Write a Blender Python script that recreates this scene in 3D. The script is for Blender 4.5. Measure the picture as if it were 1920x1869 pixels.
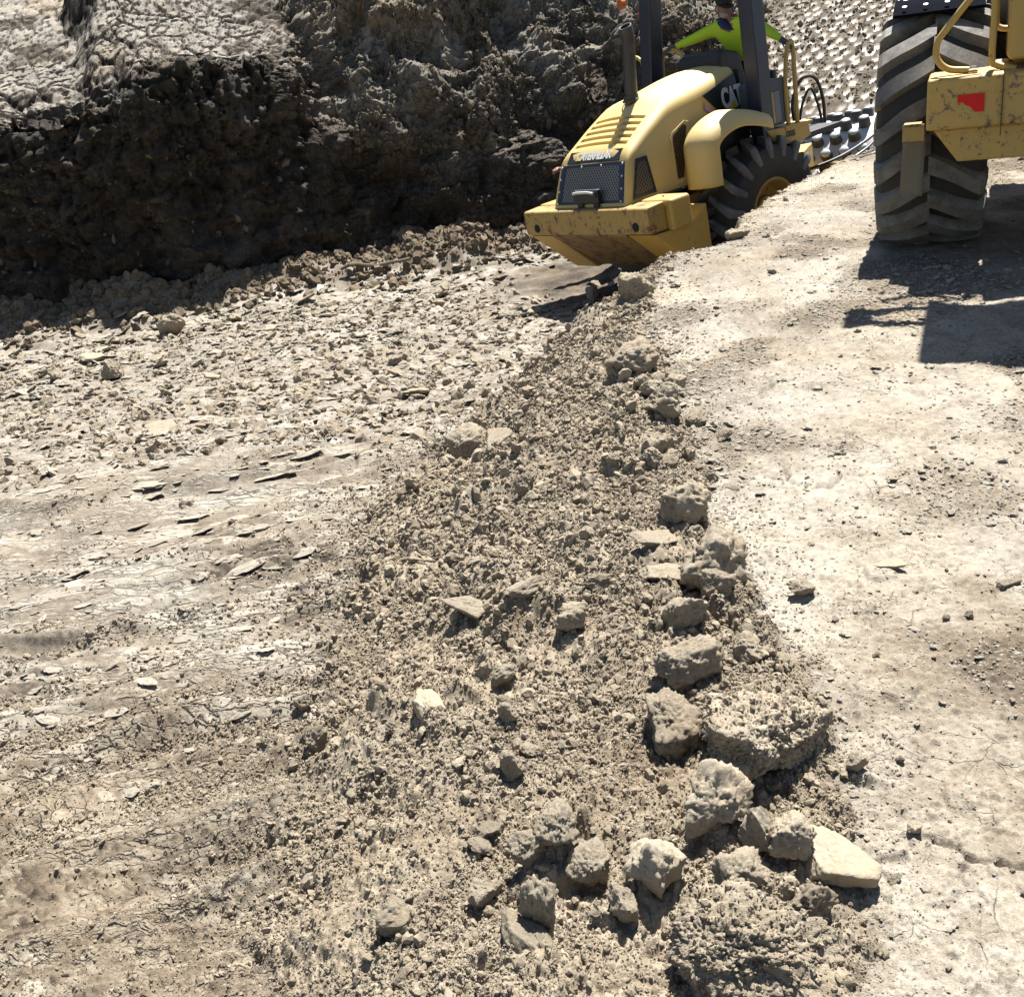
import bpy, bmesh, math, random
import numpy as np
from mathutils import Vector, Matrix

for _o in list(bpy.data.objects):
    bpy.data.objects.remove(_o, do_unlink=True)
scene = bpy.context.scene
COL = scene.collection
rad = math.radians

# ---------------------------------------------------------------- camera
PITCH, ROLL, EYE = rad(22.0), rad(7.0), 1.65
right0 = Vector((1, 0, 0)); fwd = Vector((0, math.cos(PITCH), -math.sin(PITCH)))
down0 = Vector((0, -math.sin(PITCH), -math.cos(PITCH)))
cr = right0 * math.cos(ROLL) + down0 * math.sin(ROLL)
cd = -right0 * math.sin(ROLL) + down0 * math.cos(ROLL)
cam_data = bpy.data.cameras.new('camera')
cam = bpy.data.objects.new('camera', cam_data); COL.objects.link(cam)
up = -cd; back = -fwd
cam.matrix_world = Matrix(((cr.x, up.x, back.x, 0), (cr.y, up.y, back.y, 0), (cr.z, up.z, back.z, EYE), (0, 0, 0, 1)))
cam_data.sensor_fit = 'HORIZONTAL'; cam_data.sensor_width = 36.0
cam_data.lens = 36.0 * 1925.0 / 1920.0
cam_data.clip_start = 0.05; cam_data.clip_end = 2000.0
scene.camera = cam

# ---------------------------------------------------------------- daylight
SUN_ELEV = rad(66.0); SUN_AZ = rad(31.0)      # azimuth from +Y towards +X
world = bpy.data.worlds.new('World'); scene.world = world; world.use_nodes = True
wn = world.node_tree; wn.nodes.clear()
wo = wn.nodes.new('ShaderNodeOutputWorld'); wb = wn.nodes.new('ShaderNodeBackground'); ws = wn.nodes.new('ShaderNodeTexSky')
ws.sky_type = 'NISHITA'; ws.sun_disc = False; ws.sun_elevation = SUN_ELEV; ws.sun_rotation = SUN_AZ
ws.air_density = 1.0; ws.dust_density = 0.6; ws.altitude = 50
wb.inputs['Strength'].default_value = 0.05
wn.links.new(ws.outputs[0], wb.inputs[0]); wn.links.new(wb.outputs[0], wo.inputs[0])
sd = bpy.data.lights.new('sun', 'SUN'); sd.energy = 5.0; sd.angle = rad(0.5); sd.color = (1.0, 0.98, 0.945)
sun = bpy.data.objects.new('sun', sd); COL.objects.link(sun)
sdir = Vector((math.sin(SUN_AZ) * math.cos(SUN_ELEV), math.cos(SUN_AZ) * math.cos(SUN_ELEV), math.sin(SUN_ELEV)))
sun.rotation_euler = sdir.to_track_quat('Z', 'Y').to_euler(); sun.location = (4, 10, 30)
scene.view_settings.view_transform = 'Standard'; scene.view_settings.look = 'None'
scene.view_settings.gamma = 1.0; scene.view_settings.exposure = 1.65
scene.view_settings.use_curve_mapping = False
scene.render.engine = 'CYCLES'
# ---------------------------------------------------------------- numpy noise
_rs = np.random.RandomState(7)
_P = _rs.permutation(4096).astype(np.int32); _P = np.concatenate([_P, _P])
_ang = _rs.rand(4096) * 2 * np.pi
_G2 = np.stack([np.cos(_ang), np.sin(_ang)], 1).astype(np.float32)
_g = _rs.randn(4096, 3); _G3 = (_g / np.linalg.norm(_g, axis=1)[:, None]).astype(np.float32)
_R1 = _rs.rand(4096).astype(np.float32); _R2 = _rs.rand(4096).astype(np.float32)
_R3 = _rs.rand(4096).astype(np.float32); _R4 = _rs.rand(4096).astype(np.float32)

def _h2(i, j, s):
    return _P[(_P[(i + s * 131) & 4095] + j) & 4095]

def perlin2(x, y, s=0):
    x = np.asarray(x, np.float32); y = np.asarray(y, np.float32)
    xi = np.floor(x).astype(np.int32); yi = np.floor(y).astype(np.int32)
    xf = x - xi; yf = y - yi
    u = xf * xf * xf * (xf * (xf * 6 - 15) + 10); v = yf * yf * yf * (yf * (yf * 6 - 15) + 10)
    def g(a, b):
        q = _G2[_h2(xi + a, yi + b, s)]
        return q[..., 0] * (xf - a) + q[..., 1] * (yf - b)
    a = g(0, 0); b = g(1, 0); c = g(0, 1); d = g(1, 1)
    return 1.5 * ((a + u * (b - a)) * (1 - v) + (c + u * (d - c)) * v)

def perlin3(x, y, z, s=0):
    x = np.asarray(x, np.float32); y = np.asarray(y, np.float32); z = np.asarray(z, np.float32)
    xi = np.floor(x).astype(np.int32); yi = np.floor(y).astype(np.int32); zi = np.floor(z).astype(np.int32)
    xf = x - xi; yf = y - yi; zf_ = z - zi
    u = xf * xf * (3 - 2 * xf); v = yf * yf * (3 - 2 * yf); w = zf_ * zf_ * (3 - 2 * zf_)
    def g(a, b, c):
        q = _G3[_P[(_h2(xi + a, yi + b, s) + zi + c) & 4095]]
        return q[..., 0] * (xf - a) + q[..., 1] * (yf - b) + q[..., 2] * (zf_ - c)
    def lay(c):
        a = g(0, 0, c); b = g(1, 0, c); e = g(0, 1, c); d = g(1, 1, c)
        return (a + u * (b - a)) * (1 - v) + (e + u * (d - e)) * v
    p = lay(0); q = lay(1)
    return 1.5 * (p + w * (q - p))

def fbm2(x, y, o=4, s=0, gain=.5):
    r = 0; a = 1.0; f = 1.0
    for k in range(o):
        r = r + a * perlin2(x * f, y * f, s + k); a *= gain; f *= 2.03
    return r

def fbm3(x, y, z, o=4, s=0, gain=.5):
    r = 0; a = 1.0; f = 1.0
    for k in range(o):
        r = r + a * perlin3(x * f, y * f, z * f, s + k); a *= gain; f *= 2.03
    return r

def worley2(x, y, s=0, jit=.9):
    """F1, F2, hash of nearest cell, offset to nearest point"""
    x = np.asarray(x, np.float32); y = np.asarray(y, np.float32)
    xi = np.floor(x).astype(np.int32); yi = np.floor(y).astype(np.int32)
    F1 = np.full(x.shape, 9., np.float32); F2 = F1.copy(); ID = np.zeros(x.shape, np.int32)
    DX = np.zeros_like(x); DY = np.zeros_like(x)
    for a in (-1, 0, 1):
        for b in (-1, 0, 1):
            h = _h2(xi + a, yi + b, s)
            dx = xi + a + .5 + (_R1[h] - .5) * jit - x; dy = yi + b + .5 + (_R2[h] - .5) * jit - y
            d = np.sqrt(dx * dx + dy * dy)
            m = d < F1
            F2 = np.where(m, F1, np.minimum(F2, d))
            F1 = np.where(m, d, F1); ID = np.where(m, h, ID); DX = np.where(m, dx, DX); DY = np.where(m, dy, DY)
    return F1, F2, ID, DX, DY

def sstep(a, b, x):
    t = np.clip((x - a) / (b - a), 0, 1); return t * t * (3 - 2 * t)

def row_gap(x, y):
    r2 = x * x + y * y; return np.where(r2 > 196, .05, .00064 * r2)

def bumps(x, y, size, s, fill=.62):
    """rounded crumb relief, 0..1"""
    F1, F2, ID, dx, dy = worley2(x / size, y / size, s)
    r = fill * (.35 + .75 * _R3[ID])
    return np.clip(1 - (F1 / r) ** 2, 0, 1) ** .8 * r / fill * sstep(0, np.maximum(.2, 2.6 * row_gap(x, y) / size), F2 - F1), ID

def facets(x, y, size, s, tilt=1.0, soft=1.0):
    """flaky chips: every cell is its own tilted plane, -1..1; gap between chips"""
    F1, F2, ID, dx, dy = worley2(x / size, y / size, s)
    h = (_R3[ID] - .5) + tilt * ((_R4[ID] - .5) * dx + (_R1[(ID * 7) & 4095] - .5) * dy) * 2
    gap = 1 - sstep(.0, np.maximum(.12, 2.6 * row_gap(x, y) / size * soft), F2 - F1)
    return (h * (1 - gap) if soft else h), gap, ID

def edge_pieces(x, y, size, s):
    F1, F2, ID, dx, dy = worley2(x / size, y / size, s)
    return F2 - F1, ID
# ---------------------------------------------------------------- the lie of the land
_EY = np.array([-3, 1.0, 1.4, 1.9, 2.4, 3.0, 3.7, 4.5, 5.3, 6.3, 6.95, 7.5, 8.3, 8.7, 9.6, 11.35, 13.6, 15, 20, 30, 60.])
_EX = np.array([.45, .45, .50, .70, .72, .72, .76, .85, .90, .98, 1.05, 1.26, 1.68, 2.12, 2.45, 3.52, 5.40, 7.0, 12, 22, 50.])
_LY = np.array([-3, 1.7, 2.6, 3.1, 3.8, 4.8, 5.7, 6.4, 7.2, 7.8, 8.3])
_LX = np.array([-.85, -.80, -.76, -.75, -.74, -.80, -.62, -.42, -.12, .35, 1.05])
WALL = [(-22, 15.0), (-9.5, 14.9), (-7.0, 14.9), (-4.4, 15.0), (-2.3, 15.9), (1.0, 16.3), (3.2, 17.4), (5.0, 19.3), (7.0, 24.0), (9.5, 34.0)]

def edge_x(Y): return np.interp(Y, _EY, _EX)
def left_x(Y):
    e = edge_x(Y)
    return np.where(Y > 8.3, e - .45, np.minimum(np.interp(Y, _LY, _LX), e - .4))
CRACKS = [[(.83, 1.78), (.86, 1.73), (.92, 1.69), (.97, 1.66), (1.02, 1.665), (1.12, 1.64), (1.4, 1.60)], [(1.02, 4.78), (1.12, 4.70), (1.25, 4.76), (1.42, 4.92)], [(1.0, 3.80), (1.08, 3.70), (1.15, 3.62), (1.27, 3.66), (1.30, 3.74)], [(1.08, 3.70), (1.12, 3.86)]]
def tread_wave(x, y):
    v2 = y + .20 * np.sin(x * 2.2 + .6) - .16 * np.clip(x + 1.5, 0, 2) ** 2 + .10 * fbm2(x, y, 2, 129)
    return 1 - 2 * np.abs(np.sin(v2 * np.pi / .36)) ** 1.25
def shade_patch(X, Y):  # where the floor colour is darkened as shade below the roller
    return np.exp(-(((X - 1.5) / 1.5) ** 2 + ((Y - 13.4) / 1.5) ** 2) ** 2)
def z_plateau(X, Y):
    return .035 * np.maximum(Y - 1.5, 0) - .035 * np.maximum(Y - 18, 0)
def z_floor(X, Y):
    z = -.12 - .081 * np.clip(Y - 1.5, 0, 9)
    s = (X - 2.8) * .5 + (Y - 12.5) * .87
    return z + .035 * np.clip(s, 0, 3.8) + .375 * np.clip(s - 3.8, 0, 22)

def wall_dist(X, Y):
    best = np.full(np.shape(X), 1e9, np.float32)
    for (x0, y0), (x1, y1) in zip(WALL[:-1], WALL[1:]):
        dx, dy = x1 - x0, y1 - y0; L2 = dx * dx + dy * dy
        t = np.clip(((X - x0) * dx + (Y - y0) * dy) / L2, 0, 1)
        best = np.minimum(best, np.hypot(X - x0 - t * dx, Y - y0 - t * dy))
    return best

def lodf(size, x, y):
    """relief finer than the sheet's own mesh is left out"""
    r2 = x * x + y * y; sp = np.where(r2 > 200, .045, .00064 * r2)
    return np.clip((size / sp - 1.6) / 2.4, 0, 1)

def terrain(X, Y, fine=True):
    """height and surface kind at each point (arrays)"""
    X = np.asarray(X, np.float32); Y = np.asarray(Y, np.float32)
    big = fbm2(X * .5, Y * .5, 3, 40)
    wob = .10 * fbm2(X * 1.7, Y * 1.7, 3, 3) + .05 * fbm2(X * 7, Y * 7, 3, 5)
    far = sstep(7.3, 8.2, Y)
    rag, gapr, _ = facets(X, Y, .17, 61)
    e = X - edge_x(Y) + wob * .8 + far * .09 * rag
    l = X - left_x(Y) + wob * 1.6
    w = np.maximum(edge_x(Y) - left_x(Y), .2)
    t = np.clip((l) / np.maximum(l - e, .12), 0, 1)
    t = np.where(e > 0, 1, t)
    zp = z_plateau(X, Y) + .022 * fbm2(X * .8, Y * .8, 3, 11)
    zf = z_floor(X, Y) + .05 * fbm2(X * .6, Y * .6, 3, 12)
    # ease of the bank: gentle at the berm, steep cut further on
    tb = sstep(0, 1, t); ts = sstep(.35, .97, t)
    k = tb * (1 - far) + ts * far
    mound = np.sin(np.pi * np.clip(t, 0, 1)) ** .8 * (.10 + .05 * fbm2(X * 1.3, Y * 1.3, 2, 17)) * (1 - sstep(7.6, 8.6, Y))
    z = zf * (1 - k) + zp * k + mound
    # the ramp swallows the plateau further back
    ramp = sstep(-.05, .25, zf - zp) * (Y > 12)
    z = np.where(ramp > 0, np.maximum(z, zf), z)
    plateau = sstep(-.04, .03, e) * (1 - ramp)
    berm = sstep(-.03, .12, l) * (1 - sstep(-.06, .04, e)) * (1 - .55 * sstep(8.0, 8.8, Y))
    cut = sstep(-.03, .12, l) * (1 - sstep(-.06, .04, e)) * sstep(8.0, 8.8, Y)
    floor = np.clip(1 - plateau - np.maximum(berm, cut), 0, 1)
    # spoil heaped along the foot of the trench wall
    wd = wall_dist(X, Y)
    heap = (1 - sstep(.1, 1.5 + .5 * big, wd)) * (Y > 11) * floor * (1 - sstep(3.5, 6.0, X))
    z = z + heap * (.40 + .22 * fbm2(X * 1.1, Y * 1.1, 3, 21))
    dry = np.zeros_like(X); smear = np.zeros_like(X); tone = np.zeros_like(X)
    if not fine:
        return z, dry, smear, tone, plateau, berm, floor, heap, ramp
    # ---- loose crumbs on the berm and the cut bank
    m = (berm + cut + heap) > .01
    if m.any():
        x, y = X[m], Y[m]; g = np.clip(berm[m] + cut[m] + heap[m], 0, 1)
        wx = x + .03 * perlin2(x * 9, y * 9, 70); wy = y + .03 * perlin2(x * 9, y * 9, 71)
        sel = sstep(-.25, .5, fbm2(x * 1.6, y * 1.6, 2, 72))
        b1, i1 = bumps(wx, wy, .17, 73); b2, i2 = bumps(wx, wy, .075, 74)
        b3, i3 = bumps(wx, wy, .034, 75); b4, i4 = bumps(wx, wy, .016, 76)
        q1, q2_, q3 = lodf(.17, x, y), lodf(.075, x, y), lodf(.034, x, y); q4 = lodf(.016, x, y)
        rk = np.clip(3.2 / np.hypot(x, y), .5, 1)
        h = .058 * rk * q1 * b1 * (_R4[i1] > .45) * (.3 + .7 * sel) + .030 * rk * q2_ * b2 * (_R4[i2] > .3) * (.35 + .65 * sel) + .014 * q3 * b3 * (_R4[i3] > .2) + .006 * q4 * b4
        h += .008 * fbm2(x * 30, y * 30, 3, 77) + .02 * fbm2(x * 5, y * 5, 3, 78)
        heapk = heap[m]
        h = h * (1 + 1.1 * heapk)
        z[m] += g * h
        dry[m] = g * (.70 + .16 * fbm2(x * 2.2, y * 2.2, 3, 79) + .10 * (_R3[i2] - .5) + .08 * (_R3[i3] - .5)) - .30 * heapk * g
        tone[m] = .5 * g
    # ---- packed clay of the plateau
    m = plateau > .01
    if m.any():
        x, y = X[m], Y[m]; g = plateau[m]
        pt = sstep(-.1, .45, fbm2(x * .9, y * .9, 4, 90))            # crumbly patches
        yy = y * (1 - .35 * sstep(4, 8, y))
        d, gap, idf = facets(x + .02 * perlin2(x * 20, y * 20, 1), yy, .085, 91)
        d2, gap2, id2 = facets(x + .01 * perlin2(x * 40, y * 40, 2), yy, .032, 92)
        b3, i3 = bumps(x, y, .03, 93); b4, i4 = bumps(x, y, .013, 94)
        b2, i2 = bumps(x, y, .11, 95)
        h = .010 * fbm2(x * 5, y * 5, 4, 96) + .0035 * fbm2(x * 40, y * 40, 3, 97)
        q1, q2_, q3 = lodf(.085, x, y), lodf(.032, x, y), lodf(.013, x, y)
        h += q1 * .008 * d * (.5 + pt) + q2_ * (.0065 * d2 * (.4 + pt) - .005 * gap2 * (.35 + pt))
        h += .010 * q2_ * b3 * (_R4[i3] > .80 - .35 * pt) + .006 * q3 * b4 * (_R4[i4] > .72 - .5 * pt) + .020 * q1 * b2 * (_R4[i2] > .965)
        fe, ide = edge_pieces(x + .10 * fbm2(x * 3, y * 3, 4, 98), y + .10 * fbm2(x * 3, y * 3, 4, 99), .62, 100)
        crack = (1 - sstep(0, .020 + .0035 * y, fe)) * sstep(.0, .35, fbm2(x * .8 + 9, y * .8, 2, 101) + .12)
        crack = crack * .25
        cl = np.full_like(x, 9.)
        wx_ = x + .018 * fbm2(x * 14, y * 14, 3, 110); wy_ = y + .018 * fbm2(x * 14, y * 14, 3, 111)
        for cp in CRACKS:
            for (x0, y0), (x1, y1) in zip(cp[:-1], cp[1:]):
                ddx, ddy = x1 - x0, y1 - y0; tt = np.clip(((wx_ - x0) * ddx + (wy_ - y0) * ddy) / (ddx * ddx + ddy * ddy), 0, 1)
                cl = np.minimum(cl, np.hypot(wx_ - x0 - tt * ddx, wy_ - y0 - tt * ddy) / (.6 + .4 * np.sin(tt * 3.14)))
        crack = np.maximum(crack, 1 - sstep(.001, .004 + .0022 * y, cl))
        h -= .028 * crack
        fe2, ide2 = edge_pieces(x + .03 * fbm2(x * 9, y * 9, 3, 103), y + .03 * fbm2(x * 9, y * 9, 3, 104), .10, 105)
        c2 = (1 - sstep(0, .05, fe2)) * sstep(.25, .6, fbm2(x * 1.2 + 3, y * 1.2, 3, 106))
        h -= .007 * c2
        # grooves worn along the direction of travel
        h += .006 * fbm2(x * 1.5 + y * .5, y * 14, 3, 107) * sstep(4, 8, y)
        z[m] += g * h
        dr = .70 + .18 * fbm2(x * .7, y * .7, 4, 108) - .26 * pt + .12 * (_R3[idf] - .5) + .10 * (_R3[id2] - .5) + .12 * d2 * pt - .35 * crack - .2 * c2
        dry[m] = dry[m] * (1 - g) + g * dr
        smear[m] += g * .25 * (1 - pt)
        tone[m] = tone[m] * (1 - g) + g * (.40 * sstep(.1, .5, fbm2(x * .8 + 4, y * .8, 3, 109)))
    # ---- trench floor
    m = floor > .01
    if m.any():
        x, y = X[m], Y[m]; g = floor[m] * (1 - .65 * heap[m]); rp = ramp[m]; zrp = sstep(3.0, 4.0, (x - 2.8) * .5 + (y - 12.5) * .87)
        n1 = fbm2(x * .9, y * .9, 3, 120)
        ribs = sstep(2.1, 3.0, y) * (1 - sstep(6.3, 8.2, y + 1.1 * n1))
        chunk = sstep(6.0, 8.0, y + 1.3 * n1) * (1 - zrp)
        loose = 1 - sstep(2.3, 3.5, y + .8 * n1 - .35 * sstep(-1.6, -.8, x))
        # ribs left by the blade and tyres, stepping up away from the camera
        v = y - .30 * np.clip(x + 1.5, 0, 2) ** 2 * 1.0 - .10 * x + .10 * fbm2(x * .8, y * 1.6, 3, 121) + .012 * fbm2(x * 3, y * 9, 3, 122)
        sp = .21
        q = v / sp; fr = q - np.floor(q); idr = (np.floor(q).astype(np.int32) * 37) & 4095
        kf = np.clip(.0050 * (x * x + y * y) / sp, .12, .5); step = np.where(fr < kf, fr / kf, 1 - (fr - kf) / (1 - kf))
        amp = (.5 + _R3[idr]) * sstep(-.45, .35, fbm2(x * 1.1, q * .7, 3, 123))
        q2 = v / .062; fr2 = q2 - np.floor(q2); st2 = np.where(fr2 < .15, fr2 / .15, 1 - (fr2 - .15) / .85) - .5
        amp2 = sstep(-.3, .5, fbm2(x * 1.6, q2 * .5, 2, 124))
        f1, gp1, if1 = facets(x + .05 * perlin2(x * 8, y * 8, 6), y * 1.3, .30, 125, 1.2)
        f2, gp2, if2 = facets(x + .03 * perlin2(x * 16, y * 16, 6), y * 1.2, .15, 126, 1.2)
        f3, gp3, if3 = facets(x, y * 1.3, .055, 127, 1.2)
        fa, gpa, ifa = facets(x * .42 + .04 * perlin2(x * 6, y * 10, 8), v * 1.5, .115, 135, 1.0)
        fb, gpb, ifb = facets(x * .5, v * 1.6, .05, 136, 1.0)
        brk = sstep(-.25, .35, fbm2(x * 1.3 + 2, y * 2.2, 3, 137))
        L1, L2_, L3 = lodf(.16, x, y), lodf(.08, x, y), lodf(.036, x, y); f1 = f1 * L1; f2 = f2 * L2_; f3 = f3 * L3; gp2 = gp2 * L2_; fa = fa * lodf(.077, x, y); gpa = gpa * lodf(.077, x, y); fb = fb * L3; gpb = gpb * L3
        broken = sstep(.02, .45, fbm2(x * 1.0 + 5, y * 1.0, 3, 128))
        hr = .046 * step * amp + .010 * st2 * amp2 * lodf(.010, x, y) + .022 * broken * f2 + .009 * f3 * (.3 + broken) + brk * (.018 * fa - .022 * gpa * (_R3[ifa] > .35)) + .008 * fb - .006 * gpb * brk
        # broad tyre tread waves close by
        wv = tread_wave(x, y) * (.55 + .9 * sstep(-.4, .4, fbm2(x * 1.3, y * 1.3, 2, 142)))
        near = 1 - sstep(2.8, 3.7, y + .3 * n1)
        hn = .050 * wv * sstep(1.7, 2.3, y) + .006 * fbm2(x * 12, y * 12, 3, 130)
        b3, i3 = bumps(x, y, .030, 131); b4, i4 = bumps(x, y, .015, 132)
        val = sstep(-.05, -.7, wv)
        lo = np.clip(loose + near * val * .9 + .5 * broken * ribs, 0, 1)
        hl = lo * (.014 * b3 * (_R4[i3] > .35) + .007 * b4 + .006 * fbm2(x * 30, y * 30, 2, 133))
        hc = .075 * f1 * (_R4[if1] > .25) + .050 * f2 + .018 * f3 - .028 * gp2 + .014 * fbm2(x * 14, y * 14, 3, 134)
        # pad prints pressed into the ramp
        ux = (x * .87 - y * .5); uy = (x * .5 + y * .87)
        ru = uy / .29; rowi = np.floor(ru); px_ = ux / .27 + .5 * (rowi % 2)
        hh = _h2(np.floor(px_).astype(np.int32), rowi.astype(np.int32), 150)
        du = (ru - rowi - .5 - .3 * (_R1[hh] - .5)); dv = (px_ - np.floor(px_) - .5 - .3 * (_R2[hh] - .5))
        rr = np.sqrt((du / 1.1) ** 2 + (dv * (1 + .3 * _R3[hh])) ** 2)
        on = sstep(-.8, -.35, fbm2(ux * .35, uy * .35, 3, 151)) * (1 - .8 * np.exp(-((ux + 6.2) / .8) ** 2) * (uy > 18))
        pit = (1 - sstep(.30, .40, rr + .10 * fbm2(x * 6, y * 6, 2, 153))) * on * (_R4[hh] > .05)
        hp = -.050 * pit + (1 - pit) * (.055 * f2 + .045 * f3 + .02 * fbm2(x * 12, y * 12, 2, 152)) + .012 * (_R3[hh] - .5) * pit + .04 * dv * pit
        rib_on = ribs * (1 - near)
        h = rib_on * hr + near * hn * (1 - chunk) + hl * (1 - chunk) * (1 - zrp) + chunk * hc + zrp * hp
        h = h + rib_on * .020 * fbm2(x * 2.2, y * 4.5, 3, 141)
        z[m] += g * h
        fine_n = fbm2(x * 3, y * 3, 3, 140)
        d_rib = .78 + .24 * fine_n - .30 * gpa * brk + .10 * (_R3[if3] - .5) - .12 * (1 - step) * amp * rib_on - .30 * broken * (f2 < 0) - .08 * lo + .10 * f3  # gaps and rib lows darkened, their shade put into the colour
        d_chunk = .62 + .22 * fine_n + .26 * f2 + .18 * f1 - .25 * gp2 - .22 * (1 - sstep(8.5, 11.5, y)) * 0  # shade in the gaps between chips goes into the tone too
        d_ramp = .24 + .74 * pit + .15 * fine_n  # print bottoms paled in the colour, as if catching the sun
        dd = d_rib * (1 - chunk) * (1 - zrp) + d_chunk * chunk + d_ramp * zrp - .03 * loose - .10 * val * near * sstep(1.7, 2.3, y) - .45 * shade_patch(x, y)  # last term paints the shade below the roller into the soil
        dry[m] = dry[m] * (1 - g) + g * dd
        sm = chunk * (_R1[if2] > .5) * .9 * (1 - shade_patch(x, y)) + zrp * pit + rib_on * .25 * (1 - lo)
        smear[m] = smear[m] * (1 - g) + g * sm
        tone[m] = tone[m] * (1 - g) + g * (.20 * loose)
    return z, dry, smear, tone, plateau, berm, floor, heap, ramp
# ---------------------------------------------------------------- materials
def new_mat(name):
    m = bpy.data.materials.new(name); m.use_nodes = True
    nt = m.node_tree; nt.nodes.clear()
    out = nt.nodes.new('ShaderNodeOutputMaterial'); b = nt.nodes.new('ShaderNodeBsdfPrincipled')
    nt.links.new(b.outputs[0], out.inputs[0])
    return m, nt, b

def ND(nt, kind, **kw):
    n = nt.nodes.new(kind)
    for k, v in kw.items(): setattr(n, k, v)
    return n

def noise_node(nt, co, scale, detail=4, rough=.55):
    n = ND(nt, 'ShaderNodeTexNoise'); n.inputs['Scale'].default_value = scale
    n.inputs['Detail'].default_value = detail; n.inputs['Roughness'].default_value = rough
    nt.links.new(co, n.inputs['Vector']); return n.outputs['Fac']

def maprange(nt, v, a, b, c=0., d=1.):
    n = ND(nt, 'ShaderNodeMapRange'); nt.links.new(v, n.inputs[0])
    for i, q in enumerate((a, b, c, d)): n.inputs[i + 1].default_value = q
    return n.outputs[0]

def mixc(nt, f, a, b, blend='MIX'):
    n = ND(nt, 'ShaderNodeMix', data_type='RGBA', blend_type=blend)
    if isinstance(f, (int, float)): n.inputs[0].default_value = f
    else: nt.links.new(f, n.inputs[0])
    for i, c in ((6, a), (7, b)):
        if isinstance(c, tuple): n.inputs[i].default_value = c + (1,) if len(c) == 3 else c
        else: nt.links.new(c, n.inputs[i])
    return n.outputs[2]

def mathn(nt, op, a, b=None, clamp=False):
    n = ND(nt, 'ShaderNodeMath', operation=op); n.use_clamp = clamp
    for i, q in enumerate((a, b)):
        if q is None: continue
        if isinstance(q, (int, float)): n.inputs[i].default_value = q
        else: nt.links.new(q, n.inputs[i])
    return n.outputs[0]

DARK = (.032, .026, .020); MID = (.135, .112, .083); LIGHT = (.295, .271, .222); GREY = (.19, .175, .15)

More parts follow.
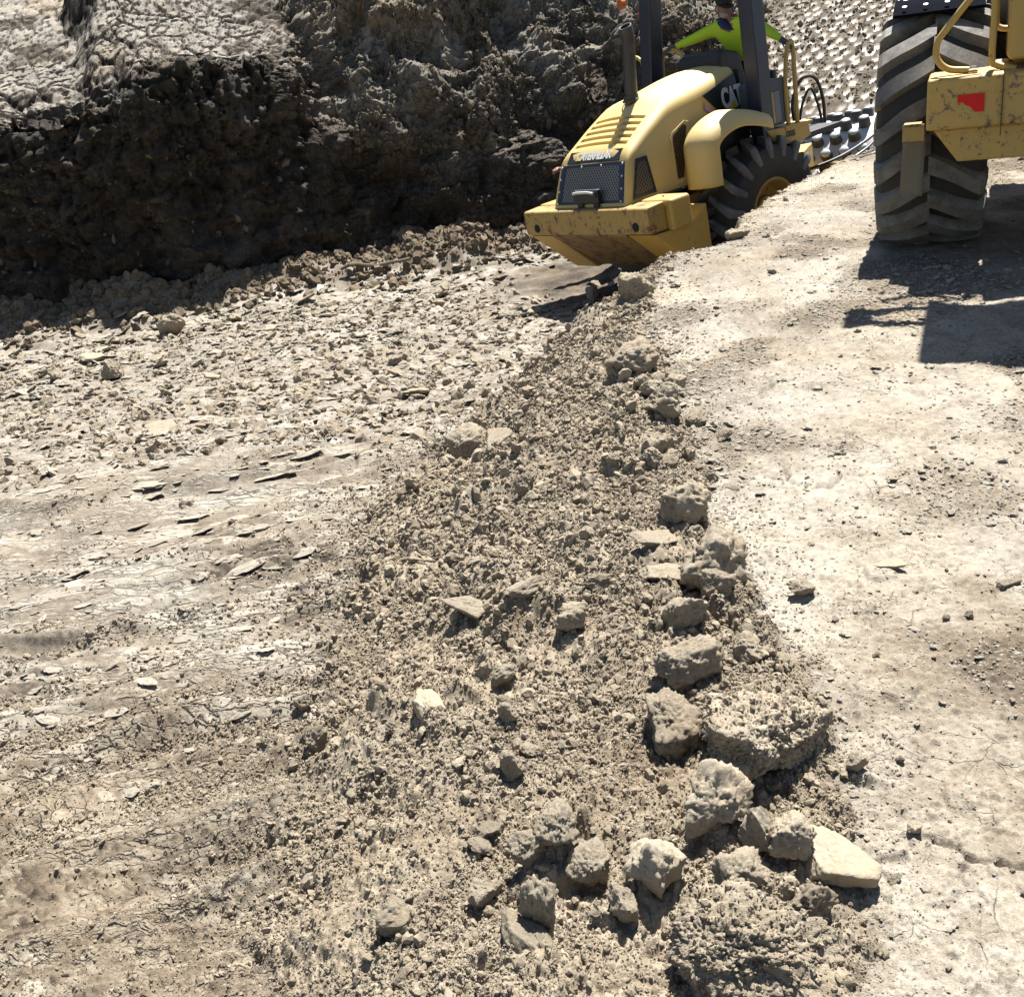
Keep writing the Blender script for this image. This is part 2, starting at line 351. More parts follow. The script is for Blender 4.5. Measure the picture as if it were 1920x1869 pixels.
def soil_material(name, use_attr=True, wall=False, warm=0.0, ribs=False, dry=.5, bump=1.0, dark=DARK, mid=MID, light=LIGHT, grain=1.0):
    m, nt, b = new_mat(name); L = nt.links.new
    tc = ND(nt, 'ShaderNodeTexCoord'); co = tc.outputs['Object']
    if use_attr:
        a = ND(nt, 'ShaderNodeAttribute', attribute_name='dry'); d = a.outputs['Fac']
        s = ND(nt, 'ShaderNodeAttribute', attribute_name='smear').outputs['Fac']
        t = ND(nt, 'ShaderNodeAttribute', attribute_name='tone').outputs['Fac']
    else:
        oi = ND(nt, 'ShaderNodeObjectInfo'); d = maprange(nt, oi.outputs['Random'], 0, 1, dry - .10, dry + .12); s = None; t = None
    n1 = noise_node(nt, co, 6, 4, .65); n2 = noise_node(nt, co, 42 * grain, 4, .7); n3 = noise_node(nt, co, 260 * grain, 3, .7)
    v = mathn(nt, 'ADD', d, maprange(nt, n1, .25, .75, -.13, .13))
    v = mathn(nt, 'ADD', v, maprange(nt, n2, .25, .75, -.20, .20))
    v = mathn(nt, 'ADD', v, maprange(nt, n3, .25, .75, -.20, .17))
    cr_ = ND(nt, 'ShaderNodeValToRGB'); L(v, cr_.inputs[0])
    e = cr_.color_ramp.elements
    e[0].position = .0; e[0].color = dark + (1,); e[1].position = 1.0; e[1].color = light + (1,)
    q = e.new(.48); q.color = mid + (1,)
    col = cr_.outputs[0]
    if t is not None:
        col = mixc(nt, t, col, mixc(nt, 1.0, col, (1.06, .95, .80), 'MULTIPLY'))
    # hairline drying cracks and scales, with their shade put into the colour
    if use_attr:
        wv = ND(nt, 'ShaderNodeVectorMath', operation='ADD'); L(co, wv.inputs[0])
        nw = ND(nt, 'ShaderNodeTexNoise'); nw.inputs['Scale'].default_value = 14; nw.inputs['Detail'].default_value = 4; L(co, nw.inputs['Vector'])
        sw = ND(nt, 'ShaderNodeVectorMath', operation='SCALE'); sw.inputs['Scale'].default_value = .07; L(nw.outputs['Color'], sw.inputs[0]); L(sw.outputs[0], wv.inputs[1])
        crk = None
        for sc_, w_, lo, hi in ((7, .018, .55, .62), (26, .05, .56, .64)):
            vo = ND(nt, 'ShaderNodeTexVoronoi', feature='DISTANCE_TO_EDGE'); vo.inputs['Scale'].default_value = sc_; L(wv.outputs[0], vo.inputs['Vector'])
            line = maprange(nt, vo.outputs['Distance'], 0, w_, 1, 0)
            mk = maprange(nt, noise_node(nt, co, 1.1 + sc_ * .06, 4, .6), lo, hi)
            q_ = mathn(nt, 'MULTIPLY', line, mk); crk = q_ if crk is None else mathn(nt, 'MAXIMUM', crk, q_)
        if ribs:
            mpw = ND(nt, 'ShaderNodeMapping'); mpw.inputs['Scale'].default_value = (.30, 1.25, 1); mpw.inputs['Rotation'].default_value = (0, 0, rad(-5)); L(wv.outputs[0], mpw.inputs[0])
            for sc_, w_, lo, hi in ((5, .035, .44, .54), (12, .06, .44, .54), (27, .09, .46, .56)):
                vo = ND(nt, 'ShaderNodeTexVoronoi', feature='DISTANCE_TO_EDGE'); vo.inputs['Scale'].default_value = sc_; L(mpw.outputs[0], vo.inputs['Vector'])
                q_ = mathn(nt, 'MULTIPLY', maprange(nt, vo.outputs['Distance'], 0, w_, 1, 0), maprange(nt, noise_node(nt, mpw.outputs[0], .9 + sc_ * .08, 4, .65), lo, hi)); crk = mathn(nt, 'MAXIMUM', crk, q_)
            crk = mathn(nt, 'MULTIPLY', crk, 1.55)
        if wall:
            mpw = ND(nt, 'ShaderNodeMapping'); mpw.inputs['Scale'].default_value = (1, 1, .28); L(wv.outputs[0], mpw.inputs[0])
            for sc_, w_, lo, hi in ((6, .05, .40, .55), (17, .09, .42, .56)):
                vo = ND(nt, 'ShaderNodeTexVoronoi', feature='DISTANCE_TO_EDGE'); vo.inputs['Scale'].default_value = sc_; L(mpw.outputs[0], vo.inputs['Vector'])
                q_ = mathn(nt, 'MULTIPLY', maprange(nt, vo.outputs['Distance'], 0, w_, 1, 0), maprange(nt, noise_node(nt, co, .8, 4, .6), lo, hi)); crk = mathn(nt, 'MAXIMUM', crk, q_)
            crk = mathn(nt, 'MULTIPLY', crk, 1.6, True)
        else: crk = mathn(nt, 'MULTIPLY', crk, maprange(nt, d, .45, .75))
        col = mixc(nt, mathn(nt, 'MULTIPLY', crk, .50), col, dark)
        n2 = mathn(nt, 'SUBTRACT', n2, mathn(nt, 'MULTIPLY', crk, 1.2))
    # warm and cool drift of the clay
    n4 = noise_node(nt, co, 1.3, 3, .5)
    col = mixc(nt, maprange(nt, n4, .35, .7), col, mixc(nt, 1.0, col, (1.03, .97, .90), 'MULTIPLY'))
    if warm: col = mixc(nt, warm, col, mixc(nt, 1.0, col, (1.08, .95, .78), 'MULTIPLY'))
    L(col, b.inputs['Base Color'])
    if s is not None:
        L(maprange(nt, s, 0, 1, .95, .50), b.inputs['Roughness'])
        L(maprange(nt, s, 0, 1, .15, .5), b.inputs['Specular IOR Level'])
    else:
        b.inputs['Roughness'].default_value = .95; b.inputs['Specular IOR Level'].default_value = .15
    bp = ND(nt, 'ShaderNodeBump'); bp.inputs['Distance'].default_value = .006
    hsum = mathn(nt, 'ADD', mathn(nt, 'MULTIPLY', n2, 1.0), mathn(nt, 'MULTIPLY', n3, .45))
    L(hsum, bp.inputs['Height'])
    if s is not None: L(maprange(nt, s, 0, 1, bump, bump * .25), bp.inputs['Strength'])
    else: bp.inputs['Strength'].default_value = bump
    L(bp.outputs[0], b.inputs['Normal'])
    return m

M_SOIL = soil_material('clay_ground')
M_FLOOR = soil_material('clay_floor', ribs=True)
M_WALL = soil_material('clay_wall', wall=True, bump=1.3, light=(.26, .238, .195), mid=(.065, .054, .042), dark=(.016, .013, .010))  # colours lowered so the wall keeps its deep shade despite bounced light
M_CLOD = soil_material('clod_earth', use_attr=False, dry=.86, bump=1.0, grain=.22, warm=.45)
M_CLOD_PALE = soil_material('clod_pale_clay', use_attr=False, dry=1.0, bump=.8, grain=.2, warm=.5)
M_CLOD_GREY = soil_material('clod_grey_clay', use_attr=False, dry=.86, grain=.2, warm=.4, mid=(.125, .108, .082), light=(.275, .25, .20))
M_CRUMB = soil_material('crumb_earth', use_attr=False, dry=.78, bump=.5, warm=.45)
M_PEBBLE = soil_material('pebble_clay', use_attr=False, dry=.80, bump=.5)
M_SPOIL = soil_material('spoil_earth', use_attr=False, dry=.42, bump=.8, warm=.5)
M_RUBBLE = soil_material('rubble_earth', use_attr=False, dry=.34, bump=.8)  # rubble darkened to go with the shade painted into the wall

# ---------------------------------------------------------------- mesh helpers
def grid_quads(nr, nc):
    i = np.arange(nr - 1)[:, None] * nc + np.arange(nc - 1)[None, :]
    return np.stack([i, i + 1, i + nc + 1, i + nc], -1).reshape(-1, 4)

def mesh_object(name, co, quads, mat, attrs=None, smooth=True):
    used = np.zeros(len(co), bool); used[quads.ravel()] = True
    remap = np.cumsum(used) - 1; q = remap[quads].astype(np.int32); co = co[used]
    me = bpy.data.meshes.new(name)
    me.vertices.add(len(co)); me.vertices.foreach_set('co', co.astype(np.float32).ravel())
    n = len(q)
    me.loops.add(n * 4); me.loops.foreach_set('vertex_index', q.ravel())
    me.polygons.add(n); me.polygons.foreach_set('loop_start', np.arange(0, n * 4, 4, dtype=np.int32))
    try: me.polygons.foreach_set('loop_total', np.full(n, 4, np.int32))
    except Exception: pass
    me.polygons.foreach_set('use_smooth', np.full(n, smooth, bool))
    me.update(calc_edges=True)
    for k, v in (attrs or {}).items():
        a = me.attributes.new(k, 'FLOAT', 'POINT'); a.data.foreach_set('value', v[used].astype(np.float32))
    me.materials.append(mat)
    o = bpy.data.objects.new(name, me); COL.objects.link(o)
    return o

def structure(o):
    o['kind'] = 'structure'; return o
def stuff(o, label=None, cat=None):
    o['kind'] = 'stuff'
    if label: o['label'] = label; o['category'] = cat
    return o
def tag(o, label, cat, group=None):
    o['label'] = label; o['category'] = cat
    if group: o['group'] = group
    return o

# ---------------------------------------------------------------- the ground sheets
def polar(r, th):
    R_, T_ = np.meshgrid(r, th, indexing='ij')
    return (R_ * np.sin(T_)).astype(np.float32), (R_ * np.cos(T_)).astype(np.float32)

aa = np.radians(np.linspace(60, 6.6, 890)); rA = EYE / np.tan(aa)
tA = np.radians(np.concatenate([np.linspace(-85, -43, 22)[:-1], np.linspace(-42, 42, 860), np.linspace(43, 85, 22)[1:]]))
XA, YA = polar(rA, tA)
ZA, dryA, smA, toA, plA, beA, flA, heA, raA = terrain(XA, YA)
_gap = np.hypot(np.diff(XA, axis=0), np.diff(YA, axis=0))
for _ in range(5):                             # spikes thinner than the sheet can carry are eased down
    d2 = 2 * ZA[1:-1] - ZA[:-2] - ZA[2:]; lim = .75 * _gap[1:]
    ZA[1:-1] += .30 * (np.clip(d2, -lim, lim) - d2)
coA = np.stack([XA, YA, ZA], -1).reshape(-1, 3)
qA = grid_quads(*XA.shape)
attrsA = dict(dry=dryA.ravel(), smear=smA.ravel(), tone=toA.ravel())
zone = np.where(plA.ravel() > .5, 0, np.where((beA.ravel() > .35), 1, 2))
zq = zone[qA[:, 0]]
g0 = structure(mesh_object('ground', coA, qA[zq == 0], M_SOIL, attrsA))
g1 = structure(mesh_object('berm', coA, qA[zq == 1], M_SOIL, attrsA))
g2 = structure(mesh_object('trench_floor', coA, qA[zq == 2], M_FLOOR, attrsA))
# further back: end of the trench floor, the ramp, and land out to the horizon
rB = np.concatenate([np.linspace(13.9, 17, 90), np.arange(17.06, 33, .065), np.geomspace(33.5, 600, 26)])
tB = np.radians(np.concatenate([np.linspace(-85, -36, 14)[:-1], np.linspace(-35, 2, 200)[:-1], np.linspace(2, 31, 330), np.linspace(32, 85, 20)]))
XB, YB = polar(rB, tB)
ZB, dryB, smB, toB, plB, beB, flB, heB, raB = terrain(XB, YB)
ZB = ZB - .03 * (np.hypot(XB, YB) < 14.25) - .006
coB = np.stack([XB, YB, ZB], -1).reshape(-1, 3)
g3 = structure(mesh_object('ramp', coB, grid_quads(*XB.shape), M_SOIL, dict(dry=dryB.ravel(), smear=smB.ravel(), tone=toB.ravel())))

def ground_z(x, y):
    return float(terrain(np.array([x], np.float32), np.array([y], np.float32))[0][0])

# ---------------------------------------------------------------- the cut wall of the trench
def build_wall():
    P = np.array(WALL, np.float64)
    seg = np.hypot(*np.diff(P, axis=0).T); cum = np.concatenate([[0], np.cumsum(seg)])
    s_of = lambda x: np.interp(x, P[:, 0], cum)
    s = np.unique(np.concatenate([np.linspace(0, s_of(-9.6), 26), np.linspace(s_of(-9.6), s_of(6.6), 720), np.linspace(s_of(6.6), cum[-1], 40)]))
    px = np.interp(s, cum, P[:, 0]); py = np.interp(s, cum, P[:, 1])
    k = np.ones(41) / 41
    # outward (away from the trench) normal in plan, smoothed
    tx = np.gradient(px, s); ty = np.gradient(py, s)
    pad = lambda a: np.convolve(np.pad(a, 20, mode='edge'), k, 'valid')
    tx, ty = pad(tx), pad(ty); n = np.hypot(tx, ty); tx /= n; ty /= n
    nx, ny = -ty, tx
    Lp = np.array([(-.15, -1.3), (.0, -.6), (.10, .2), (.02, 1.0), (-.05, 1.75), (.03, 1.98), (.35, 2.12), (1.5, 2.62), (3.2, 3.5), (5.5, 4.3), (9, 4.8), (30, 5.0)])
    Mp = np.array([(-.15, -1.3), (.0, -.6), (.12, .2), (.05, 1.1), (.0, 2.0), (.12, 2.30), (.55, 2.52), (1.7, 3.15), (3.2, 4.2), (5.5, 5.0), (9, 5.4), (30, 5.6)])
    Rp = np.array([(-.15, -1.3), (.05, -.6), (.25, .0), (.38, .55), (.55, 1.05), (.95, 1.75), (1.55, 2.7), (2.4, 4.0), (3.4, 5.3), (5.0, 6.3), (9, 6.8), (30, 7.0)])
    Bp = np.array([(-.15, -1.3), (.05, -.6), (.12, .4), (.15, 1.2), (.10, 2.1), (.35, 2.4), (1.3, 2.8), (3.0, 4.2), (4.6, 5.6), (6.0, 6.4), (9, 6.9), (30, 7.0)])
    def resamp(A):
        c = np.arange(len(A)); t = np.concatenate([np.linspace(0, 1, 10)[:-1], np.linspace(1, 5, 190)[:-1], np.linspace(5, 9, 190)[:-1], np.linspace(9, 11, 14)])
        return np.interp(t, c, A[:, 0]), np.interp(t, c, A[:, 1]), t
    dl, zl, t = resamp(Lp); dm, zm, _ = resamp(Mp); dr, zr, _ = resamp(Rp); db, zb_, _ = resamp(Bp)
    wob = .35 * perlin2(s * .8, s * 0, 301) + .15 * perlin2(s * 2.5, s * 0, 302)
    xs = px + wob
    tt_ = t[None]; a = sstep(-4.45, -3.75, xs[:, None] + .55 * np.clip(tt_ - 5.1, 0, 4) - .12 * np.clip(5 - tt_, 0, 5) + .25 * perlin2(tt_ * 2.0 + 0 * xs[:, None], 0 * tt_ + 0 * xs[:, None], 303)); b = sstep(-2.7, -1.5, xs)[:, None]; c = sstep(2.0, 3.2, xs)[:, None]
    D = dl[None] * (1 - a) + dm[None] * a; Z = zl[None] * (1 - a) + zm[None] * a
    D = D * (1 - b) + dr[None] * b; Z = Z * (1 - b) + zr[None] * b
    D = D * (1 - c) + db[None] * c; Z = Z * (1 - c) + zb_[None] * c
    T = np.broadcast_to(t[None], D.shape); S = np.broadcast_to(s[:, None], D.shape)
    X = px[:, None] + nx[:, None] * D; Y = py[:, None] + ny[:, None] * D
    # normals of the plain surface
    def nrm(X, Y, Z):
        a1 = np.stack(np.gradient(X)[0:1] + np.gradient(Y)[0:1] + np.gradient(Z)[0:1], -1)
        a2 = np.stack(np.gradient(X)[1:2] + np.gradient(Y)[1:2] + np.gradient(Z)[1:2], -1)
        n = np.cross(a1, a2); n /= np.linalg.norm(n, axis=-1)[..., None] + 1e-9
        return n
    N = nrm(X, Y, Z)
    for _ in range(6):
        N[1:-1, 1:-1] = (N[1:-1, 1:-1] + N[:-2, 1:-1] + N[2:, 1:-1] + N[1:-1, :-2] + N[1:-1, 2:]) / 5
    N /= np.linalg.norm(N, axis=-1)[..., None]
    if N[..., 1].mean() > 0: N = -N
    rough = (b * 1.0 + 0 * Z)                                 # rubbly right part
    bench = sstep(4.9, 5.4, T) * (1 - b)                      # tops of the left benches
    face = (1 - sstep(5.0, 5.5, T))
    big = fbm3(X * .55, Y * .55, Z * .55, 3, 310)
    med = fbm3(X * 1.6, Y * 1.6, Z * 1.2, 4, 320)
    fin = fbm3(X * 7, Y * 7, Z * 7, 4, 330)
    rid = 1 - np.abs(fbm3(X * 1.1 + 7, Y * 1.1, Z * 1.0, 4, 335)) * 2
    f1, gp1, i1 = facets(S * 1.0 + .2 * med, Z * 1.25 + .2 * big, .42, 340, 1.3, 0)
    f2, gp2, i2 = facets(S + .08 * fin, Z * 1.2, .16, 341, 1.3, 0)
    f3, gp3, i3 = facets(S, Z * 1.1, .07, 342, 1.2, 0)
    # upright flutes and dried columns on the left face
    fl, gfl, ifl = facets(S + .05 * med, Z * .16 + .3 * med, .16, 343, .8, 0)
    fl2, gfl2, ifl2 = facets(S + .03 * med, Z * .22, .075, 344, .8, 0)
    upl = (1 - rough) * face * sstep(1.2, 3.2, T + .6 * big)
    d = face * (1 - rough) * (.22 * big + .24 * med + .06 * f1 + .10 * rid * sstep(4.5, 2.0, T))
    d += upl * (.08 * fl - .05 * gfl + .035 * fl2 - .02 * gfl2)
    d += (1 - rough) * face * (.030 * fin + .05 * f2 + .020 * f3 + .07 * f1)
    d += rough * (.46 * big + .26 * med + .10 * rid * sstep(6.5, 3.5, T) + .09 * f1 + .055 * f2 * (.4 + .6 * sstep(3, 5.5, T)) + .04 * f3 - .03 * gp2 + .03 * fin)
    d -= rough * .35 * sstep(.35, .9, perlin2(S * .45 + 3, T * .8, 350) + .25) * (1 - sstep(5.2, 6.4, T))
    # benches: flat, crazed with drying cracks
    bx, by = X, Y * 1.0
    fe, ide = edge_pieces(bx + .06 * fbm2(bx * 4, by * 4, 2, 361), by + .06 * fbm2(bx * 4, by * 4, 2, 362), .17, 363)
    fe2, _ = edge_pieces(bx + .10 * fbm2(bx * 3, by * 3, 2, 364), by, .48, 365)
    ck = (1 - sstep(0, .13, fe)); ck2 = (1 - sstep(0, .07, fe2))
    crumbz = sstep(.15, .5, fbm2(bx * .9, by * 1.6, 3, 366))
    bu, ib = bumps(bx, by, .11, 367)
    d += bench * (-.045 * ck - .05 * ck2 + .006 * fin + .015 * med + crumbz * (.05 * bu + .03 * f2))
    # a lower ledge broken out of the left bench, and the step between benches
    led = np.exp(-((X + 5.6) / .8) ** 2) * sstep(3.9, 4.4, T) * (1 - sstep(5.6, 6.4, T + .3 * med)) * (1 - a)
    d -= .30 * led
    fade = np.minimum(1, np.minimum(T / 1.0 + .2, (11.2 - T) / 1.2))
    d = d * fade
    X = X + N[..., 0] * d; Y = Y + N[..., 1] * d; Z = Z + N[..., 2] * d
    co = np.stack([X, Y, Z], -1).reshape(-1, 3)
    N2 = nrm(X, Y, Z); up_n = np.abs(N2[..., 2]); benchw = bench * sstep(.45, .75, up_n)
    strat = fbm2(S * .3, Z * 2.2 + .25 * S, 3, 370)
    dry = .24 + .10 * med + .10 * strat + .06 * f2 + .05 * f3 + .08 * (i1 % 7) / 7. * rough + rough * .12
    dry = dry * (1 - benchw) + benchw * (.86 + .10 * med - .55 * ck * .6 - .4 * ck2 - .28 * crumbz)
    dry += (.10 * sstep(5.6, 7, T) + .30 * sstep(3.2, 5.0, T + .6 * med)) * rough  # rubbly upper slope paled in the colour, as sunlit
    smr = benchw * (1 - crumbz) * .35 + face * (1 - rough) * .15
    tn = sstep(.1, .5, fbm2(S * .5, Z * .9, 2, 372)) * .8
    q = grid_quads(*X.shape)
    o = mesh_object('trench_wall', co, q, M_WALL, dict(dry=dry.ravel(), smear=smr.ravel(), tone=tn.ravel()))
    return structure(o), X, Y, Z, T, S, rough, N
wall_o, WX, WY, WZ, WT, WS, WR, WN = build_wall()
# ---------------------------------------------------------------- lumps of earth
def clod_mesh(name, seed, sub, mat, flat=0.0, crumb=1.0, cuts=14, block=.18):
    bm = bmesh.new(); bmesh.ops.create_icosphere(bm, subdivisions=sub, radius=1.0)
    me = bpy.data.meshes.new(name); bm.to_mesh(me); bm.free()
    n = len(me.vertices); p = np.empty(n * 3, np.float32); me.vertices.foreach_get('co', p); p = p.reshape(-1, 3)
    rs = np.random.RandomState(seed)
    v = rs.randn(cuts, 3); v /= np.linalg.norm(v, axis=1)[:, None]
    off = rs.uniform(.50, .88, cuts)
    if flat: v = np.vstack([v, [[.08, .05, 1.0]], [[0.02, 0, -1.0]]]); v /= np.linalg.norm(v, axis=1)[:, None]; off = np.append(off, [flat, flat])
    r = np.ones(n, np.float32) * (1.45 if flat else 1.12)
    for a, o_ in zip(v, off):
        d = p @ a; k = d > 1e-3
        r = np.where(k, np.minimum(r, o_ / np.maximum(d, 1e-3)), r)
    q = p * r[:, None]; s = seed * 3.1
    d = block * fbm3(q[:, 0] * 1.3 + s, q[:, 1] * 1.3, q[:, 2] * 1.3, 3, 400)
    ds = fbm3(q[:, 0] * 5 + s, q[:, 1] * 5, q[:, 2] * 5, 3, 410)
    dn = np.abs(fbm3(q[:, 0] * 9 + s, q[:, 1] * 9, q[:, 2] * 9, 2, 420))
    d = d + crumb * (.10 * ds + .07 * (.42 - dn))
    if sub >= 5: d = d + crumb * .05 * fbm3(q[:, 0] * 40, q[:, 1] * 40 + s, q[:, 2] * 40, 1, 431) + crumb * .07 * fbm3(q[:, 0] * 22, q[:, 1] * 22 + s, q[:, 2] * 22, 2, 430)
    q = q + p * d[:, None]
    me.vertices.foreach_set('co', q.astype(np.float32).ravel())
    me.polygons.foreach_set('use_smooth', np.full(len(me.polygons), sub >= 5, bool))
    me.materials.append(mat); me.update()
    return me

_var = [clod_mesh('dirt_clod', 11 + k, 4, M_CLOD) for k in range(9)]
_slab = [clod_mesh('clay_slab', 51 + k, 4, M_CLOD_GREY, flat=.24, crumb=.45, cuts=12) for k in range(3)]
_pale = [clod_mesh('pale_clod', 61 + k, 4, M_CLOD_PALE, crumb=.7) for k in range(2)]

def put(me, name, x, y, sx, sy, sz, rz=0, tx=0, ty=0, sink=.35, label=None, cat='clod', group=None, z=None):
    o = bpy.data.objects.new(name, me); COL.objects.link(o)
    o.scale = (sx / 2, sy / 2, sz / 2); o.rotation_euler = (tx, ty, rz)
    gz = ground_z(x, y) if z is None else z
    o.location = (x, y, gz + sz / 2 * (1 - sink))
    if label: tag(o, label, cat, group)
    return o

big = lambda seed, mat=M_CLOD, **k: clod_mesh('dirt_clod', seed, 5, mat, **k)
G = 'large clods along the berm'
# x, y, width, depth, height, turn, mesh, label
CL = [
 (.73, 5.25, .27, .20, .15, .3, big(201), 'dark brown clod overhanging its shadow, the largest far along the berm', None),
 (.83, 4.90, .15, .12, .10, 1.0, _var[0], 'dark lumpy clod just behind a wider one, on the clay by the far berm edge', None),
 (.75, 4.55, .19, .14, .115, 2.1, _var[1], 'wide clod leaning over the right berm edge, second below the largest far clod', None),
 (.62, 4.09, .12, .12, .12, .4, _var[2], 'round tan clod standing alone on the right slope of the berm', None),
 (-.21, 5.60, .27, .19, .17, .2, big(202), 'dark pitted clod on the left crest of the berm, beside a tilted grey slab', None),
 (.06, 4.20, .09, .08, .085, .9, _var[3], 'single dark knob of soil in the smooth middle of the berm', None),
 (.61, 3.45, .18, .14, .15, .3, big(203), 'angular wedge of soil with a shaded face, on the right edge above the rugged lump', None),
 (.61, 3.00, .22, .20, .18, .2, big(204, block=.25), 'rugged knobbly lump casting a dark shadow onto the packed clay', None),
 (.87, 2.90, .085, .06, .05, .4, _var[4], 'small brown clod lying by itself on the packed clay, right of the rugged lump', None),
 (.02, 3.12, .14, .07, .06, .55, _var[5], 'low wedge of soil with a straight shaded front in mid berm', None),
 (.25, 3.08, .11, .07, .05, .1, _var[6], 'flat topped clod right of the low wedge', None),
 (.14, 2.90, .13, .09, .085, -.3, big(205), 'pointed clod with a black shaded face in the middle of the berm', None),
 (.47, 2.72, .14, .10, .10, .2, big(206), 'squat clod with a dark left hollow, right edge of the berm', None),
 (-.09, 2.72, .075, .07, .06, .8, _var[7], 'round clod in the nest of pebbles above the pale block', None),
 (-.08, 2.40, .06, .055, .05, 0, _var[8], 'rounded clod right of the pale block with a shadow below it', None),
 (.40, 2.44, .19, .13, .13, .2, big(207), 'clod roofing over a black hollow above the biggest boulder of earth', None),
 (.51, 2.10, .37, .30, .20, .25, clod_mesh('dirt_clod', 208, 6, M_CLOD, block=.22, crumb=.9, cuts=13), 'biggest boulder of earth in the heap, crumbly top and dark shadow underneath', None),
 (.33, 2.25, .15, .16, .13, -.5, big(209), 'clod on the left of the black hollow, with a shaded right side', None),
 (.355, 1.88, .16, .14, .13, .2, big(210, M_CLOD_PALE), 'rounded clod with a pale smooth crown between the boulder and the yellow clod', None),
 (.44, 1.82, .09, .09, .09, .2, _var[1], 'brown crumbly clod wedged between the rounded clod and the white crusted one', None),
 (.51, 1.80, .12, .10, .095, .4, big(211, M_CLOD_PALE, crumb=1.2), 'clod with a cracked white crust beside the flat slab', None),
 (.36, 1.70, .13, .11, .10, .9, big(212), 'clod with a brown shaded front below the rounded clod', None),
 (.195, 1.73, .14, .14, .12, .1, big(213, M_CLOD_PALE, crumb=.6), 'pale yellow clod with a smooth face and dark foot', None),
 (.075, 1.80, .095, .09, .10, .7, big(214), 'blunt clod right of the grey cluster', None),
 (-.055, 1.86, .12, .09, .09, .3, big(215, M_CLOD_GREY), 'grey clod, left one of the joined cluster near the bottom', None),
 (.01, 1.87, .10, .09, .09, 1.3, big(216), 'grey brown clod joined to the right of the grey clod', None),
 (-.04, 1.68, .08, .08, .135, .2, big(217), 'tall upright clod with a deep black shadow on its right', None),
 (-.165, 1.80, .075, .07, .07, .5, _var[2], 'rounded clod left of the tall upright one', None),
 (.125, 1.67, .065, .07, .09, .1, _var[4], 'narrow clod with a black shaded base left of the yellow clod', None),
 (.31, 1.50, .33, .22, .17, -.35, clod_mesh('dirt_clod', 218, 6, M_CLOD, block=.2, cuts=12), 'broad crumbly boulder of earth at the very bottom of the heap', None),
 (.36, 1.42, .07, .06, .07, .3, _var[6], 'small clod leaning on the front of the broad bottom boulder', None),
 (-.37, 1.78, .10, .08, .075, .2, _var[0], 'low clod on the left side of the heap near the bottom', None),
 (.74, 2.06, .06, .05, .045, .3, _pale[0], 'small pale clod beside the right end of the biggest boulder', None),
 (-.70, 2.76, .085, .07, .07, .6, _var[3], 'clod with a black shadow at the left foot of the berm', None),
 (-.80, 3.11, .055, .05, .055, .2, _var[5], 'small dark clod standing on the smooth floor left of the berm', None),
 (.49, 1.64, .11, .09, .085, .2, big(219), 'dark sided clod under the front edge of the flat slab', None),
 (-.14, 1.98, .065, .055, .05, .7, _slab[1], 'small grey clod above the joined cluster', None),
 (-.08, 2.16, .06, .06, .065, .2, _var[8], 'dark knob of soil in the fine crumbs below the nest of pebbles', None),
 (.98, 6.95, .24, .18, .16, .2, big(220), 'clod at the tip of the berm against the shade of the roller', None),
 (-4.14, 11.1, .29, .24, .22, .3, _var[1], 'dark clod standing up from the broken floor of the trench', None),
 (-4.05, 13.3, .36, .30, .30, .4, _var[7], 'brown clod rolled to the foot of the spoil bank', None),
 (2.10, 8.62, .18, .12, .09, .2, _var[2], 'dark crumbling lump on the lip of the cut beside the roller tyre', None),
]
for (x, y, sx, sy, sz, rz, me, lab, gr) in CL:
    y = y - .06 if y < 2.6 else y - .05
    k_ = (1.15 if y < 9 else .95) if y > 2.45 else 1.05
    put(me, 'dirt_clod', x, y, sx * k_, sy * k_, sz * k_ * 1.15, rz, sink=.30, label=lab)
SL = [
 (-.03, 5.12, .17, .15, .05, .9, (.55, -.35), M_CLOD_GREY, 'smooth grey slab tilted against the dark clod on the left crest'),
 (.48, 3.22, .14, .10, .035, .3, (.3, .25), M_CLOD_GREY, 'smooth slab lying flat at the right edge, above the long cracked slab'),
 (.45, 3.03, .17, .10, .045, -.5, (.2, -.1), M_CLOD_GREY, 'long cracked slab left of the rugged lump'),
 (-.19, 3.20, .17, .09, .05, -.55, (.4, .2), M_CLOD_GREY, 'weathered slab lying aslant on the left of the berm'),
 (-.31, 2.58, .08, .17, .07, .42, (.25, -.12), M_CLOD_PALE, 'pale rectangular block lying on the fine crumbs'),
 (.57, 1.76, .13, .17, .06, -.35, (.12, .18), M_CLOD_PALE, 'flat smooth clay slab resting on the packed clay with a shadow at its corner'),
 (-.075, 1.60, .07, .15, .06, .55, (.2, .4), M_CLOD_GREY, 'long grey slab propped against the tall upright clod'),
 (.46, 1.55, .06, .11, .05, .2, (.5, .55), M_CLOD_GREY, 'smooth grey slab standing at the right end of the bottom boulder'),
 (1.18, 3.00, .11, .06, .015, .1, (.05, 0), M_CLOD_PALE, 'thin white flake lying flat on the packed clay'),
 (1.50, 2.84, .085, .04, .03, .2, (.3, 0), M_CLOD_GREY, 'small grey chip of clay near the right side of the packed clay'),
]
for i, (x, y, sx, sy, sz, rz, tl, mt, lab) in enumerate(SL):
    y -= .05
    me = clod_mesh('clay_slab', 90 + i, 5, mt, flat=.34, crumb=.42, cuts=13, block=.10)
    o = put(me, 'clay_slab', x, y, sx * 1.15, sy * 1.15, sz * 2.2, rz, tl[0] * .55, tl[1] * .55, sink=.72, label=lab, cat='slab')
o = put(clod_mesh('pale_stone', 99, 4, M_CLOD_PALE, crumb=.4), 'pale_stone', .80, 1.80, .042, .038, .034, .2, label='small white stone at the head of the long crack', cat='stone')

